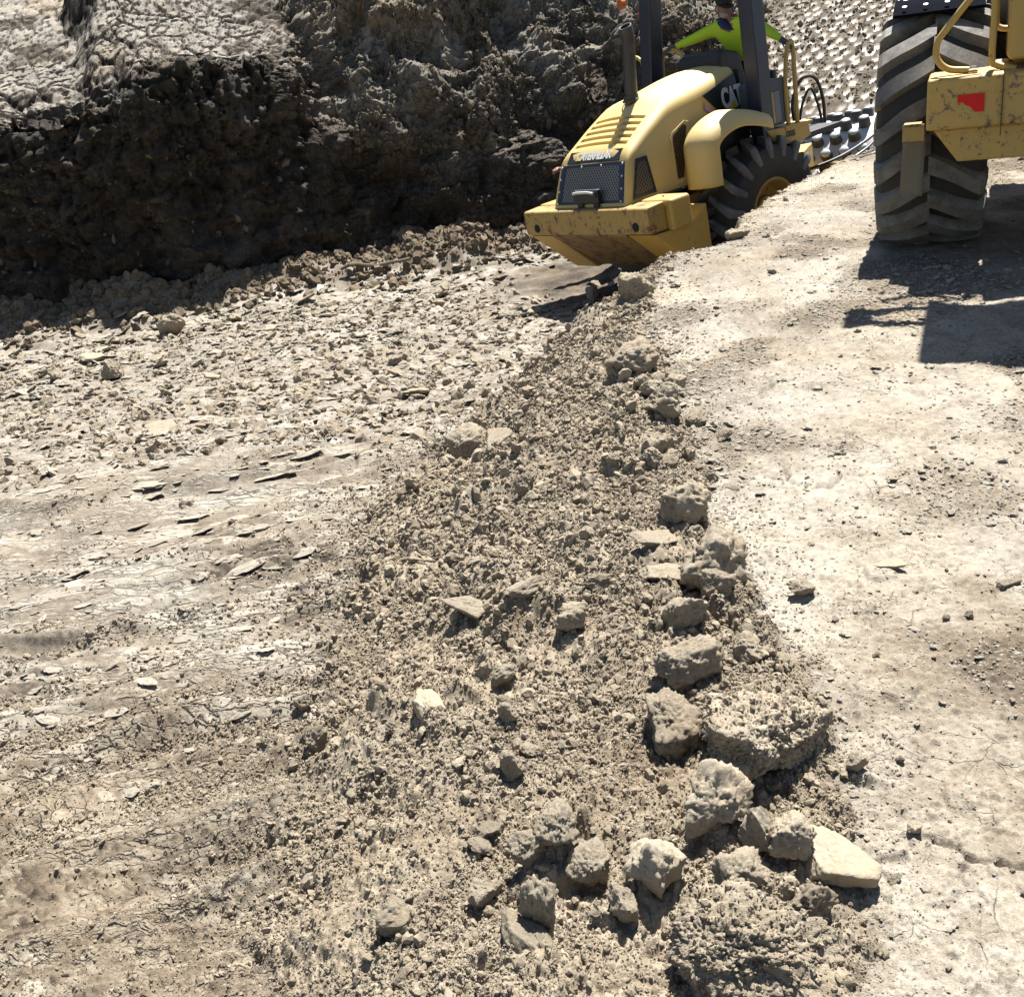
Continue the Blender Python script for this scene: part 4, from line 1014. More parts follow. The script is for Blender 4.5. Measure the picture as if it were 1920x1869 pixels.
def lettering(name, text, mat, M, size, parent, sx=1.0, bold=.012, depth=.004, spacing=1.0):
    cu = bpy.data.curves.new(name, 'FONT'); cu.body = text; cu.size = size; cu.offset = bold * size; cu.extrude = depth
    cu.align_x = 'CENTER'; cu.align_y = 'CENTER'; cu.space_character = spacing
    t = bpy.data.objects.new('tmp', cu); COL.objects.link(t)
    dg = bpy.context.evaluated_depsgraph_get(); dg.update()
    me = bpy.data.meshes.new_from_object(t.evaluated_get(dg)); bpy.data.objects.remove(t, do_unlink=True)
    me.transform(M @ Matrix.Diagonal((sx, 1, 1, 1))); me.name = name
    me.materials.clear(); me.materials.append(mat)
    o = bpy.data.objects.new(name, me); COL.objects.link(o); o.parent = parent
    return o

def tyre_mesh(R, W, rim_r, nl, kind='lug', crown=.03):
    """tyre on the y axis, centred at the origin. returns MB"""
    mb = MB(); base = R - (.080 if kind == 'lug' else .070)
    def prof(u):                                   # radius of carcass at lateral u in -1..1
        return base - crown * u * u
    P = []
    for k in range(13):
        u = -1 + k / 6; P.append((prof(u), u * W * .46))
    side = [(base - crown - .03, W * .50), (base - .16, W * .53), (rim_r + .16, W * .52), (rim_r + .06, W * .46), (rim_r, W * .40), (rim_r - .015, W * .36)]
    P = [(r, -h) for r, h in side[::-1]] + P + side
    mb.lathe(P, (0, 0, 0), 72, 0, 1)
    pitch = 2 * math.pi / nl
    for sgn in (-1, 1):
        for k in range(nl):
            a0 = k * pitch + (0 if sgn > 0 else pitch / 2)
            st = []; 
            for q in range(8):
                t = q / 7
                if kind == 'lug':
                    u = -.06 + 1.10 * t; ph = a0 + (.62 * t ** .9 * pitch * 1.15); wd = (.20 + .12 * t) * pitch
                    h = R - crown * .4 * u * u
                else:
                    u = -.02 + 1.06 * t; ph = a0 + .75 * pitch * t + .04 * pitch * math.sin(t * 5 + k); wd = (.42 + .025 * math.sin(t * 5 + k * 2.3)) * pitch
                    h = R - crown * .7 * u * u
                y = sgn * u * W * .46
                st.append((y, ph, wd, prof(min(abs(u), 1)) - .01, h))
            # down the shoulder
            if kind == 'lug': st.append((sgn * W * .515, ph, wd * .9, base - crown - .05, R - .055)); st.append((sgn * W * .535, ph, wd * .7, base - .15, R - .13))
            else: st.append((sgn * W * .52, ph, wd, base - crown - .05, R - .06)); st.append((sgn * W * .545, ph, wd * .8, base - .16, base - .13))
            vs = []; fs = []
            for i, (y, ph, wd, rb, rt) in enumerate(st):
                for rr, ww in ((rb, wd * 1.25), (rt, wd), (rt, -wd), (rb, -wd * 1.25)):
                    yy = y if rr == rt else (y * .985)
                    vs.append((rr * math.cos(ph + ww / 2 * 1.0), yy, rr * math.sin(ph + ww / 2)))
            for i in range(len(st) - 1):
                for j in range(3): fs.append((i * 4 + j, i * 4 + j + 1, i * 4 + j + 5, i * 4 + j + 4))
            fs.append((0, 1, 2, 3)); e = (len(st) - 1) * 4; fs.append((e + 3, e + 2, e + 1, e))
            mb.add(vs, fs, 1)
    return mb

def rim_mesh(rim_r, W, out):
    """out = +1/-1 side that shows"""
    mb = MB()
    p = [(rim_r + .02, W * .40), (rim_r + .02, W * .43), (rim_r - .01, W * .43), (rim_r - .03, W * .34), (rim_r - .06, W * .18), (rim_r - .14, W * .14), (.17, W * .14), (.16, W * .24), (.06, W * .27), (.001, W * .27)]
    mb.lathe([(r, h * out) for r, h in p], (0, 0, 0), 48)
    for k in range(10):
        a = 2 * math.pi * k / 10
        mb.lathe([(.022, W * .14 * out), (.022, W * .18 * out), (.001, W * .18 * out)], (.24 * math.cos(a), 0, .24 * math.sin(a)), 8)
    return mb
# ---------------------------------------------------------------- the soil roller
RM = frame_matrix(2.772, 12.466, -.848, .963, .096, -.044)
roller = empty('road_roller', M=RM)
tag(roller, 'yellow padfoot soil roller half sunk behind the lip of the trench, driver aboard', 'roller')

# -- hood, skewed sections from the grille forward
def hood():
    mb = MB()
    #      bottom x, top x, bottom z, top z, half width low, half width high, corner radius
    S = [(-1.74, -1.565, 1.31, 1.775, .590, .530, .07), (-1.70, -1.50, 1.31, 1.845, .592, .528, .10),
         (-1.60, -1.40, 1.30, 1.905, .595, .525, .12), (-1.30, -1.06, 1.29, 2.105, .598, .52, .14), (-1.05, -.84, 1.29, 2.235, .60, .51, .15),
         (-.78, -.58, 1.29, 2.305, .60, .505, .16), (-.45, -.30, 1.29, 2.352, .60, .50, .16), (-.10, -.04, 1.30, 2.372, .60, .49, .15), (.22, .22, 1.32, 2.375, .60, .485, .14)]
    xs = [s[1] for s in S]
    def at(x):                     # smooth interpolation on top x
        i = max(0, min(len(S) - 2, sum(1 for q in xs if q <= x) - 1)); t = (x - xs[i]) / (xs[i + 1] - xs[i])
        p0 = S[max(i - 1, 0)]; p1 = S[i]; p2 = S[i + 1]; p3 = S[min(i + 2, len(S) - 1)]
        out = []
        for j in range(7):
            m1 = (p2[j] - p0[j]) / max(p2[1] - p0[1], 1e-6) if j != 1 else 1; m2 = (p3[j] - p1[j]) / max(p3[1] - p1[1], 1e-6) if j != 1 else 1
            h = p2[1] - p1[1]; t2, t3 = t * t, t ** 3
            out.append((2 * t3 - 3 * t2 + 1) * p1[j] + (t3 - 2 * t2 + t) * h * m1 + (-2 * t3 + 3 * t2) * p2[j] + (t3 - t2) * h * m2)
        return out
    # slots across the slope behind the badge
    slots = [(-1.445 + k * .083, -1.400 + k * .083) for k in range(5)]
    stations = sorted(set([-1.565, -1.52, -1.48] + [q for s in slots for q in s] + list(np.linspace(-1.02, .22, 16))))
    prof_n = 0; rings = []
    for x in stations:
        xb, xt, zb, ztc, wl, wh, r = at(x); ztc += .02
        crown = .02 + .13 * sstep(-1.25, -.35, x) - .07 * sstep(-.3, .2, x); w_e = wh - r; zt = ztc - crown * (w_e / .45) ** 2
        ring = []
        pts = []
        for z in np.linspace(zb, zt - r, 7): w = wl + (wh - wl) * ((z - zb) / (zt - zb)) ** 1.6; pts.append((w, z))
        for k in range(1, 6):
            a = k / 6 * math.pi / 2; wq = pts[6][0]; pts.append((wq - r + r * math.cos(a), zt - r + r * math.sin(a)))
        w_in = pts[6][0] - r
        for yy in (.97, .66, .33, 0):
            yv = yy * w_in; pts.append((yv, ztc - crown * (yv / .45) ** 2))
        full = [(-w, z) for w, z in pts] + [(w, z) for w, z in pts[-2::-1]]
        for y, z in full: ring.append((xb + (xt - xb) * (z - zb) / (zt - zb), y, z))
        rings.append(ring)
    n = len(rings[0]); V = [v for r in rings for v in r]; F = []
    mid = list(range(12, n - 13))
    for i in range(len(stations) - 1):
        sl = any(abs(stations[i] - a) < 1e-6 and abs(stations[i + 1] - b) < 1e-6 for a, b in slots)
        for j in range(n - 1):
            if sl and j in mid: continue
            F.append((i * n + j, i * n + j + 1, (i + 1) * n + j + 1, (i + 1) * n + j))
        if sl:      # a real recess, angled inwards
            j0, j1 = mid[0], mid[-1] + 1
            a = [Vector(V[i * n + j]) for j in range(j0, j1 + 1)]; b = [Vector(V[(i + 1) * n + j]) for j in range(j0, j1 + 1)]
            down = Vector((.085, 0, -.070)); down2 = Vector((.045, 0, -.085))
            k0 = len(V); m = len(a)
            V += [tuple(p) for p in a] + [tuple(p) for p in b] + [tuple(p + down) for p in a] + [tuple(p + down2) for p in b]
            for q in range(m - 1):
                F.append((k0 + q, k0 + q + 1, k0 + 2 * m + q + 1, k0 + 2 * m + q)); F.append((k0 + 2 * m + q, k0 + 2 * m + q + 1, k0 + 3 * m + q + 1, k0 + 3 * m + q))
                F.append((k0 + 3 * m + q, k0 + 3 * m + q + 1, k0 + m + q + 1, k0 + m + q))
            for q in (0, m - 1): F.append((k0 + q, k0 + 2 * m + q, k0 + 3 * m + q, k0 + m + q))
    F.append(tuple(range(n))); F.append(tuple((len(stations) - 1) * n + j for j in range(n)))
    mb.add(V, F)
    return mb.build('hood', M_HOOD, roller, smooth=True, angle=38), at
hood_o, hood_at = hood()

def rear_pt(y, z, off=.006):
    """point on the sloping rear face of the hood"""
    t = (z - 1.31) / (1.775 - 1.31); return (-1.74 + .175 * t - off, y, z)
# grille, frame, bolts, handle
g = MB(); c = [rear_pt(-.545, 1.345), rear_pt(.545, 1.345), rear_pt(.505, 1.735), rear_pt(-.505, 1.735)]
def slab_face(mb, c, t, mi=0):
    c = [Vector(q) for q in c]; nrm = (c[1] - c[0]).cross(c[3] - c[0]).normalized() * t
    mb.add([q for q in c] + [q + nrm for q in c], [(0, 1, 2, 3), (7, 6, 5, 4), (0, 4, 5, 1), (1, 5, 6, 2), (2, 6, 7, 3), (3, 7, 4, 0)], mi); return nrm
slab_face(g, c, .006)
grille = g.build('grille', M_GRILLE, roller)
g = MB()
def inset(c, k0, k1):
    c = [Vector(q) for q in c]; m = sum(c, Vector()) / 4
    return m
for (a, b) in ((0, 1), (1, 2), (2, 3), (3, 0)):
    A, B = Vector(c[a]), Vector(c[b]); ctr = sum((Vector(q) for q in c), Vector()) / 4
    ins = lambda P, w=.055: P + (ctr - P).normalized() * w * 1.4
    slab_face(g, [A + Vector((-.008, 0, 0)), B + Vector((-.008, 0, 0)), ins(B) + Vector((-.008, 0, 0)), ins(A) + Vector((-.008, 0, 0))], .008)
g.build('grille_frame', M_NAVY, grille, bevel=.002)
for y, z in [(-.16, 1.715), (.16, 1.715), (-.50, 1.60), (-.51, 1.48), (-.52, 1.36), (.50, 1.60), (.51, 1.48), (.52, 1.36), (-.49, 1.72), (.49, 1.72)]:
    b = MB(); x, y, z = rear_pt(y, z, .014); b.lathe([(.011, 0), (.011, -.010), (.001, -.013)], (x, y, z), 8, axis=0); b.build('bolt', M_STEEL, grille)
b = MB(); b.box(-1.80, -1.735, -.20, .16, 1.415, 1.475); b.box(-1.785, -1.73, -.22, .18, 1.36, 1.50)
b.build('handle', M_BLACK, grille, bevel=.008)
b = MB(); b.tube([(-1.815, -.19, 1.47), (-1.825, -.10, 1.485), (-1.825, .06, 1.485), (-1.815, .14, 1.475)], .014, 8); b.build('handle_bar', M_STEEL, grille, smooth=True)
for y0 in (-.19, .07):
    b = MB(); b.box(-1.765, -1.752, y0, y0 + .085, 1.30, 1.37); b.build('strap', M_BLACK, grille)
# badge over the grille
c = [rear_pt(-.40, 1.755, -.006), rear_pt(.40, 1.755, -.006)]
b = MB(); zz = [(1.742, -.004), (1.80, .008), (1.838, -.002)]
def slope_pt(y, z, off):
    # follows the hood nose between the grille and the first slot
    x = -1.578 + (z - 1.742) * (.09 / .10); return (x - off * .7, y, z + off * .7)
b.add([slope_pt(y, z, o) for z in (1.742, 1.842) for y in (-.42, -.21, 0, .21, .42) for o in (.004, .016)],
      [(i * 2, i * 2 + 2, i * 2 + 3, i * 2 + 1) for i in range(4)] + [(10 + i * 2, 12 + i * 2, 13 + i * 2, 11 + i * 2) for i in range(4)] +
      [(i * 2 + 1, i * 2 + 3, 13 + i * 2, 11 + i * 2) for i in range(4)] + [(i * 2, i * 2 + 2, 12 + i * 2, 10 + i * 2) for i in range(4)] + [(0, 1, 11, 10), (8, 9, 19, 18)])
badge = b.build('name_badge', M_BADGE, roller)
# lettering frame: text x -> -y(right when seen from behind), text y -> up the slope
ux = Vector((0, -1, 0)); uy = Vector((.09, 0, .10)).normalized(); uz = ux.cross(uy)
o_ = Vector(slope_pt(0, 1.792, .020)); MT = Matrix(((ux.x, uy.x, uz.x, o_.x), (ux.y, uy.y, uz.y, o_.y), (ux.z, uy.z, uz.z, o_.z), (0, 0, 0, 1)))
lettering('lettering', 'CATERPILLAR', M_WHITE, MT, .125, badge, sx=.78, bold=.035, depth=.002, spacing=.92)
b = MB(); 
def tp(u, v, w=.004): p = o_ + ux * u + uy * v + uz * w; return (p.x, p.y, p.z)
b.add([tp(-.285, -.044), tp(-.205, -.044), tp(-.245, .0), tp(-.285, -.044, .007), tp(-.205, -.044, .007), tp(-.245, .0, .007)], [(0, 1, 2), (3, 4, 5), (0, 1, 4, 3), (1, 2, 5, 4), (2, 0, 3, 5)])
b.build('triangle', M_TRI, badge)
# side grille and vent, right and left
def side_panel(sy):
    Y = lambda z: sy * (.598 - .07 * ((z - 1.3) / .9) ** 1.5 + .004)
    q = [(-1.64, 1.345), (-1.30, 1.345), (-1.345, 1.735), (-1.50, 1.735)]
    m = MB(); slab_face(m, [(x, Y(z), z) for x, z in q], -.006 * sy); sg = m.build('side_grille', M_GRILLE3, roller)
    m = MB(); ctr = Vector((sum(p[0] for p in q) / 4, 0, sum(p[1] for p in q) / 4))
    for i in range(4):
        A = Vector((q[i][0], 0, q[i][1])); B = Vector((q[(i + 1) % 4][0], 0, q[(i + 1) % 4][1]))
        ia = A + (ctr - A).normalized() * .045; ib = B + (ctr - B).normalized() * .045
        slab_face(m, [(p.x, Y(p.z) + .004 * sy, p.z) for p in (A, B, ib, ia)], -.008 * sy)
    m.build('side_grille_frame', M_NAVY, sg)
    q = [(-1.00, 1.345), (-.88, 1.345), (-.645, 1.93), (-.71, 1.955), (-.92, 1.87), (-.96, 1.82)]
    for k, (off, mt, sc, nm) in enumerate(((.000, M_HOOD, 1.0, 'vent_panel'), (.006, M_GRILLE2, .80, 'vent_mesh'))):
        cx = sum(p[0] for p in q) / len(q); cz = sum(p[1] for p in q) / len(q)
        qq = [(cx + (x - cx) * (sc if sc == 1 else .74), cz + (z - cz) * (sc if sc == 1 else .86)) for x, z in q]
        m = MB(); n = len(qq)
        m.add([(x, Y(z) + sy * off, z) for x, z in qq] + [(x, Y(z) + sy * (off + .008), z) for x, z in qq], [tuple(range(n)), tuple(range(n, 2 * n))] + [(i, (i + 1) % n, n + (i + 1) % n, n + i) for i in range(n)])
        if k == 0: vp = m.build(nm, mt, roller, bevel=.003)
        else: m.build(nm, mt, vp)
    for x, z in ((-.98, 1.36), (-.90, 1.36), (-.67, 1.93), (-.90, 1.875), (-.945, 1.80), (-.76, 1.64)):
        m = MB(); m.lathe([(.009, 0), (.009, .008 * sy), (.001, .010 * sy)], (x, Y(z) + .007 * sy, z), 8); m.build('bolt', M_STEEL, vp)
    return Y
YS = side_panel(-1); side_panel(1)
# black name panel high on each side
for sy in (-1, 1):
    q = [(-.36, 2.135), (.19, 2.27), (.215, 1.86), (-.02, 1.80), (-.20, 1.97)]
    Yq = lambda z: sy * (.598 - .098 * max((z - 1.3), 0) ** 1.6 / .93 + .002)
    m = MB(); n = len(q)
    yo = lambda x, z: sy * (.600 - (.600 - .50) * ((z - 1.3) / 1.08) ** 1.6 + .006)
    m.add([(x, yo(x, z), z) for x, z in q] + [(x, yo(x, z) + sy * .006, z) for x, z in q], [tuple(range(n)), tuple(range(n, 2 * n))] + [(i, (i + 1) % n, n + (i + 1) % n, n + i) for i in range(n)])
    side_badge = m.build('side_badge', M_BADGE, roller)
    m = MB(); q = [(-.375, 1.99), (-.355, 2.06), (-.11, 1.845), (-.165, 1.83)]
    m.add([(x, yo(x, z) + sy * .003, z) for x, z in q] + [(x, yo(x, z) + sy * .009, z) for x, z in q], [(0, 1, 2, 3), (4, 5, 6, 7), (0, 1, 5, 4), (1, 2, 6, 5), (2, 3, 7, 6), (3, 0, 4, 7)])
    m.build('pink_stripe', M_PINK, side_badge)
    if sy < 0:
        ux2 = Vector((1, 0, 0)); p0 = Vector((.075, yo(0, 2.03) - .009, 2.03)); dz = Vector((0, yo(0, 2.13) - yo(0, 1.93), .2)).normalized(); n2 = ux2.cross(dz)
        M2 = Matrix(((ux2.x, dz.x, n2.x, p0.x), (ux2.y, dz.y, n2.y, p0.y), (ux2.z, dz.z, n2.z, p0.z), (0, 0, 0, 1)))
        lettering('lettering', 'CAT', M_WHITE, M2, .285, side_badge, sx=.60, bold=.04, depth=.003, spacing=.92)
        m = MB(); T = lambda u, v, w: tuple(p0 + ux2 * u + dz * v + n2 * w)
        m.add([T(-.065, -.112, .004), T(.065, -.112, .004), T(0, -.02, .004), T(-.065, -.112, .008), T(.065, -.112, .008), T(0, -.02, .008)], [(0, 1, 2), (3, 4, 5), (0, 1, 4, 3), (1, 2, 5, 4), (2, 0, 3, 5)])
        m.build('triangle', M_TRI, side_badge)
# exhaust stack
m = MB(); m.tube(curve([(-.86, .02, 2.20), (-.85, .00, 2.45), (-.83, -.04, 2.80), (-.83, -.05, 2.90), (-.86, -.06, 2.985)], 5), [.082, .075] + [.070] * 99, 20, cap=False)
m2 = m; ex = m.build('exhaust_stack', M_EXH, roller, smooth=True)
so = ex.modifiers.new('wall', 'SOLIDIFY'); so.thickness = .012
m = MB(); m.lathe([(.10, 0), (.10, .02), (.084, .025), (.084, .06)], (-.86, .02, 2.235), 20, axis=2); m.build('collar', M_EXH, ex)
m = MB(); m.lathe([(.001, 0), (.066, 0)], (-.83, -.04, 2.80), 16, axis=2); m.build('inner_dark', M_HOLE, ex)
# counterweight bumper, side boxes, belly
m = MB(); m.prism([(-1.85, 1.045), (-1.85, 1.285), (-1.83, 1.305), (-1.60, 1.315), (-1.60, 1.03), (-1.83, 1.03)], 1, -1.0, 1.05)
bumper = m.build('rear_bumper', M_YELRUST, roller, bevel=.012, segs=3)
for y in (-.80, .84):
    m = MB(); m.lathe([(.001, -.0035), (.048, -.0035), (.048, .004), (.062, .004), (.062, .0)], (-1.8505, y, 1.115), 20, axis=0)
    m.build('tow_hole', M_HOLE, bumper)
m = MB(); m.box(-1.88, -1.855, .955, 1.0, 1.11, 1.20); m.build('sticker', M_WHITE, bumper) if False else None
for sy in (-1, 1):
    m = MB(); m.box(-1.588, -1.29, sy * 1.075 if sy < 0 else .62, -.62 if sy < 0 else 1.075, 1.005, 1.325)
    sb = m.build('side_box', M_YEL, roller, bevel=.035, segs=4)
    m = MB(); m.lathe([(.012, 0), (.012, .02), (.001, .02)], (-1.45, sy * .85, 1.325), 8, axis=2); m.build('bolt', M_STEEL, sb)
    m = MB(); m.prism([(-1.82, 1.022), (-1.28, 1.0), (-1.02, 1.15), (-1.02, .50), (-1.24, .50)], 1, sy * .62, sy * 1.02)
    pan = m.build('side_tank', M_YEL, roller, bevel=.012)
    if sy < 0:
        m = MB(); m.box(-1.19, -1.15, -1.026, -1.021, .60, .67); m.build('label_plate', M_WHITE, pan)
m = MB(); m.prism([(-1.84, 1.018), (-1.2, .52), (-.2, .50), (-.2, 1.28), (-1.84, 1.04)], 1, -.612, .612)
m.build('belly_pan', M_BELLY, roller, bevel=.008)
m = MB(); m.box(-1.745, -.6, -.66, .66, 1.285, 1.305); m.build('hood_seal', M_BLACK, roller)
m = MB(); m.box(-.6, .8, -.42, .42, .45, 1.5); m.box(-.3, .3, -.55, .55, .68, .92); m.box(-1.0, 1.1, -.5, .5, .26, .47); m.build('chassis', M_BLACK, roller)  # lowest black box added to darken the gap under the belly
# fenders
def fender(sy):
    m = MB(); N = 22; prof = []
    for k in range(N):
        t = k / (N - 1)
        if t < .30: x, z = -1.0 + .01 * (t / .3), 1.28 + (1.66 - 1.28) * t / .30
        elif t < .72: a = (t - .30) / .42 * math.pi / 2; x = -.99 + .55 * (1 - math.cos(a)); z = 1.66 + .315 * math.sin(a)
        else: q = (t - .72) / .28; x = -.44 + .56 * q; z = 1.975 - .13 * q ** 1.6
        prof.append((x, z))
    V = []; n = 7
    for k, (x, z) in enumerate(prof):
        t = k / (N - 1); ztop = z; dz = .06 + .15 * min(max((t - .30) / .4, 0), 1)
        inn = .75 - .17 * sstep(.55, 1.0, t); out = 1.10
        # across: inner edge, flat, rounded outer corner, lip
        tx, tz = (prof[min(k + 1, N - 1)][0] - prof[max(k - 1, 0)][0], prof[min(k + 1, N - 1)][1] - prof[max(k - 1, 0)][1]); l = math.hypot(tx, tz); nx, nz = -tz / l, tx / l
        for w, d in ((inn, .02), (inn + .07, 0), (.92, .012), (1.02, .045), (1.075, .10), (1.10, .17), (1.10, .19 + .0 * t)):
            V.append((x - nx * d, sy * w, z - nz * d))
    F = [(i * n + j, i * n + j + 1, (i + 1) * n + j + 1, (i + 1) * n + j) for i in range(N - 1) for j in range(n - 1)]
    m.add(V, F); o = m.build('fender', M_HOOD, roller, smooth=True, angle=60)
    s_ = o.modifiers.new('thick', 'SOLIDIFY'); s_.thickness = .03; s_.offset = -1
    return o
fender(-1); fender(1)
for sy in (-1, 1):
    m = MB(); m.prism([(-.78, 1.28), (-.78, 1.60), (-.62, 1.80), (-.40, 1.92), (.10, 1.88), (.10, 1.30)], 1, sy * .575, sy * .73); m.build('fender_inner', M_BLACK, roller)
# wheels
tm = tyre_mesh(.80, .60, .34, 19, 'lug')
def wheel(x, y, z, out, rot=0.0, mirror=False):
    t = tm.build('tyre', [M_RUBBER0, M_RUBBER], roller, smooth=True, angle=30) if not wheel.me else bpy.data.objects.new('tyre', wheel.me)
    if wheel.me: COL.objects.link(t); t.parent = roller
    wheel.me = t.data
    t.location = (x, y, z); t.rotation_euler = (0, rot, math.pi if out > 0 else 0)
    r = rim_mesh(.34, .60, -1).build('rim', M_RIM, t, smooth=True, angle=30)
    return t
wheel.me = None
wheel(0, -.80, .80, -1, rot=.1); wheel(0, .80, .80, 1)
m = MB(); m.tube([(0, -.75, .8), (0, .75, .8)], .13, 16); m.build('axle', M_BLACK, roller)
# platform and frame plates ahead of the fenders
m = MB(); m.prism([(.10, 1.635), (.80, 1.585), (.82, 1.44), (.62, 1.40), (.30, 1.44), (.20, 1.50)], 1, -.975, -.93)
fp = m.build('frame_plate', M_YEL, roller, bevel=.006)
M3 = Matrix(((1, 0, 0, .47), (0, 0, -1, -.981), (0, 1, 0, 1.525), (0, 0, 0, 1)))
lettering('lettering', '1350S', M_BADGE, M3 @ Matrix.Rotation(rad(-4), 4, 'Z'), .085, fp, sx=.75, bold=.03, depth=.002)
m = MB(); m.prism([(.10, 1.635), (.80, 1.585), (.82, 1.44), (.62, 1.40), (.30, 1.44), (.20, 1.50)], 1, .93, .975); m.build('frame_plate', M_YEL, roller)
m = MB(); m.box(.1, 1.45, -.93, .93, 1.40, 1.46); m.build('deck_floor', M_COWL, roller)
m = MB(); m.prism([(.38, 1.62), (.84, 1.60), (.86, 1.585), (.40, 1.60)], 1, -.99, -.60); m.box(.40, .86, -.985, -.60, 1.57, 1.60); m.build('step_tread', M_YEL, roller, bevel=.004)
m = MB(); m.prism([(.12, 2.12), (.16, 2.14), (.52, 2.12), (.58, 2.02), (.58, 1.72), (.46, 1.645), (.12, 1.66)], 1, -.93, -.62)
cb = m.build('control_box', M_GREYB, roller, bevel=.015)
m = MB(); m.box(.24, .31, -.936, -.931, 1.68, 2.0); m.build('box_stripe', M_YEL, cb)
m = MB(); m.box(.31, .40, -.940, -.931, 1.68, 2.0); m.build('box_door', paint('pale_grey_door', (.16, .18, .21), .4, .3), cb, bevel=.003)
# console, seat, steering
m = MB(); m.prism([(.20, 2.33), (.22, 2.50), (.34, 2.53), (.60, 2.46), (.66, 2.2), (.66, 1.5), (.24, 1.5)], 1, -.30, .34)
m.build('dash_console', M_COWL, roller, bevel=.06, segs=4)
m = MB(); m.box(.235, .30, -.55, .55, 1.46, 2.30); m.build('bulkhead', M_BLACK, roller)
m = MB(); m.box(1.12, 1.50, -.05, .45, 1.70, 1.80); m.box(1.42, 1.52, -.03, .43, 1.78, 2.15); m.box(1.2, 1.4, .05, .35, 1.46, 1.7)
m.build('seat', M_BLACK, roller, bevel=.04, segs=3)
m = MB(); m.tube(curve([(.30, -.62, 1.95), (.33, -.70, 2.0), (.33, -.80, 2.0)], 5), .03, 8); m.box(.27, .37, -.88, -.70, 1.93, 2.0); m.build('lever_pod', M_BLACK, roller, bevel=.01)
# ROPS frame
def post(x0, y0, z0, x1, y1, z1, nm='rops_post'):
    m = MB(); a, b = .10, .09
    V = [(x0 - a, y0 - b, z0), (x0 + a, y0 - b, z0), (x0 + a, y0 + b, z0), (x0 - a, y0 + b, z0), (x1 - a, y1 - b, z1), (x1 + a, y1 - b, z1), (x1 + a, y1 + b, z1), (x1 - a, y1 + b, z1)]
    m.add(V, [(0, 3, 2, 1), (4, 5, 6, 7), (0, 1, 5, 4), (1, 2, 6, 5), (2, 3, 7, 6), (3, 0, 4, 7)])
    return m.build(nm, M_NAVY, roller, bevel=.012)
pr = post(.16, -.86, 1.46, .16, -.90, 3.34); pl = post(.16, .86, 1.46, .16, .52, 3.34)
for y_ in (-.90, .52):
    m = MB(); m.box(.10, .55, y_ - .04, y_ + .04, 3.345, 3.39); m.build('rops_beam', M_NAVY, roller)
M_TAPE = paint('red_white_tape', (.55, .06, .06), .4, .1)
for (po, y, z0) in ((pr, -.865, 2.80), (pl, .67, 2.68)):
    m = MB(); m.box(.079, .084, y - .03, y + .015, z0 + .14, z0 + .42); m.build('red_tape', M_TAPE, po)
    m = MB(); m.box(.079, .084, y - .03, y + .015, z0, z0 + .14); m.build('white_tape', M_WHITE, po)
m = MB(); m.box(.50, 1.65, -.92, .92, 3.325, 3.39); roof = m.build('canopy_roof', M_COWL, roller, bevel=.02)
m = MB(); m.box(.52, .60, -.62, .64, 3.20, 3.32); m.build('light_bar', M_STEEL, roof, bevel=.01)
m = MB(); m.lathe([(.001, -.03), (.055, -.03), (.055, .03), (.001, .03)], (.05, .90, 3.22), 14, axis=0); m.build('amber_lamp', paint('amber_lens', (.5, .13, .02), .3, .1), roof)
# handrails
m = MB(); m.tube(curve([(.50, -.94, 1.62), (.52, -.94, 2.05), (.60, -.94, 2.38), (.655, -.94, 2.45), (.70, -.94, 2.40), (.68, -.94, 2.0), (.64, -.94, 1.43)], 6), .024, 10); m.build('handrail', M_YEL, roller, smooth=True)
m = MB(); m.tube(curve([(.35, .70, 1.5), (.35, .70, 2.35), (.35, .66, 2.56), (.35, .56, 2.62), (.35, .40, 2.58), (.36, .33, 2.45)], 6), .024, 10); m.build('handrail', M_YEL, roller, smooth=True)
m = MB(); m.tube(curve([(.35, 1.02, 1.5), (.35, 1.02, 2.45), (.35, 1.06, 2.58), (.35, 1.16, 2.62), (.35, 1.26, 2.60)], 6), .022, 10); m.build('handrail', M_YEL, roller, smooth=True)
# ---- front frame and padfoot drum (articulated)
ART = Matrix.Translation((1.35, 0, 0)) @ Matrix.Rotation(.507, 4, 'Z') @ Matrix.Translation((-1.35, 0, 0))
def art(mb): mb.v = [tuple(ART @ Vector(v)) for v in mb.v]; return mb
m = MB(); m.box(1.3, 1.95, -.35, .35, .5, 1.15); m.box(1.85, 2.02, -1.16, 1.16, .42, .78); art(m).build('front_yoke', M_YEL, roller, bevel=.01)
for sy in (-1, 1):
    m = MB(); m.box(1.9, 3.85, sy * 1.09, sy * 1.17, .42, .75); art(m).build('side_arm', M_YEL, roller, bevel=.01)
m = MB(); m.box(3.7, 3.9, -1.16, 1.16, .42, .70); art(m).build('front_beam', M_YEL, roller, bevel=.01)
DC = Vector((2.9, 0, .56)); DRR = .66
m = MB(); m.lathe([(DRR - .03, -1.0), (DRR - .02, -1.03), (DRR, -1.03)] + [(DRR, y) for y in np.linspace(-1.02, 1.02, 9)] + [(DRR, 1.03), (DRR - .02, 1.03), (DRR - .03, 1.0), (DRR - .035, .78), (.2, .76), (.001, .76)], (0, 0, 0), 64)
m.lathe([(DRR - .03, -1.0), (DRR - .035, -.78), (.2, -.76), (.001, -.76)], (0, 0, 0), 64)
drum = m.build('drum', M_STEEL, roller, smooth=True, angle=40); drum.matrix_local = ART @ Matrix.Translation(DC)
m = MB(); nseg = 12
for (h, a, b_) in ((-.02, .082, .072), (.085, .072, .062), (.118, .064, .054), (.132, .040, .034)):
    m.v += [(a * math.cos(2 * math.pi * k / nseg), b_ * math.sin(2 * math.pi * k / nseg), h) for k in range(nseg)]
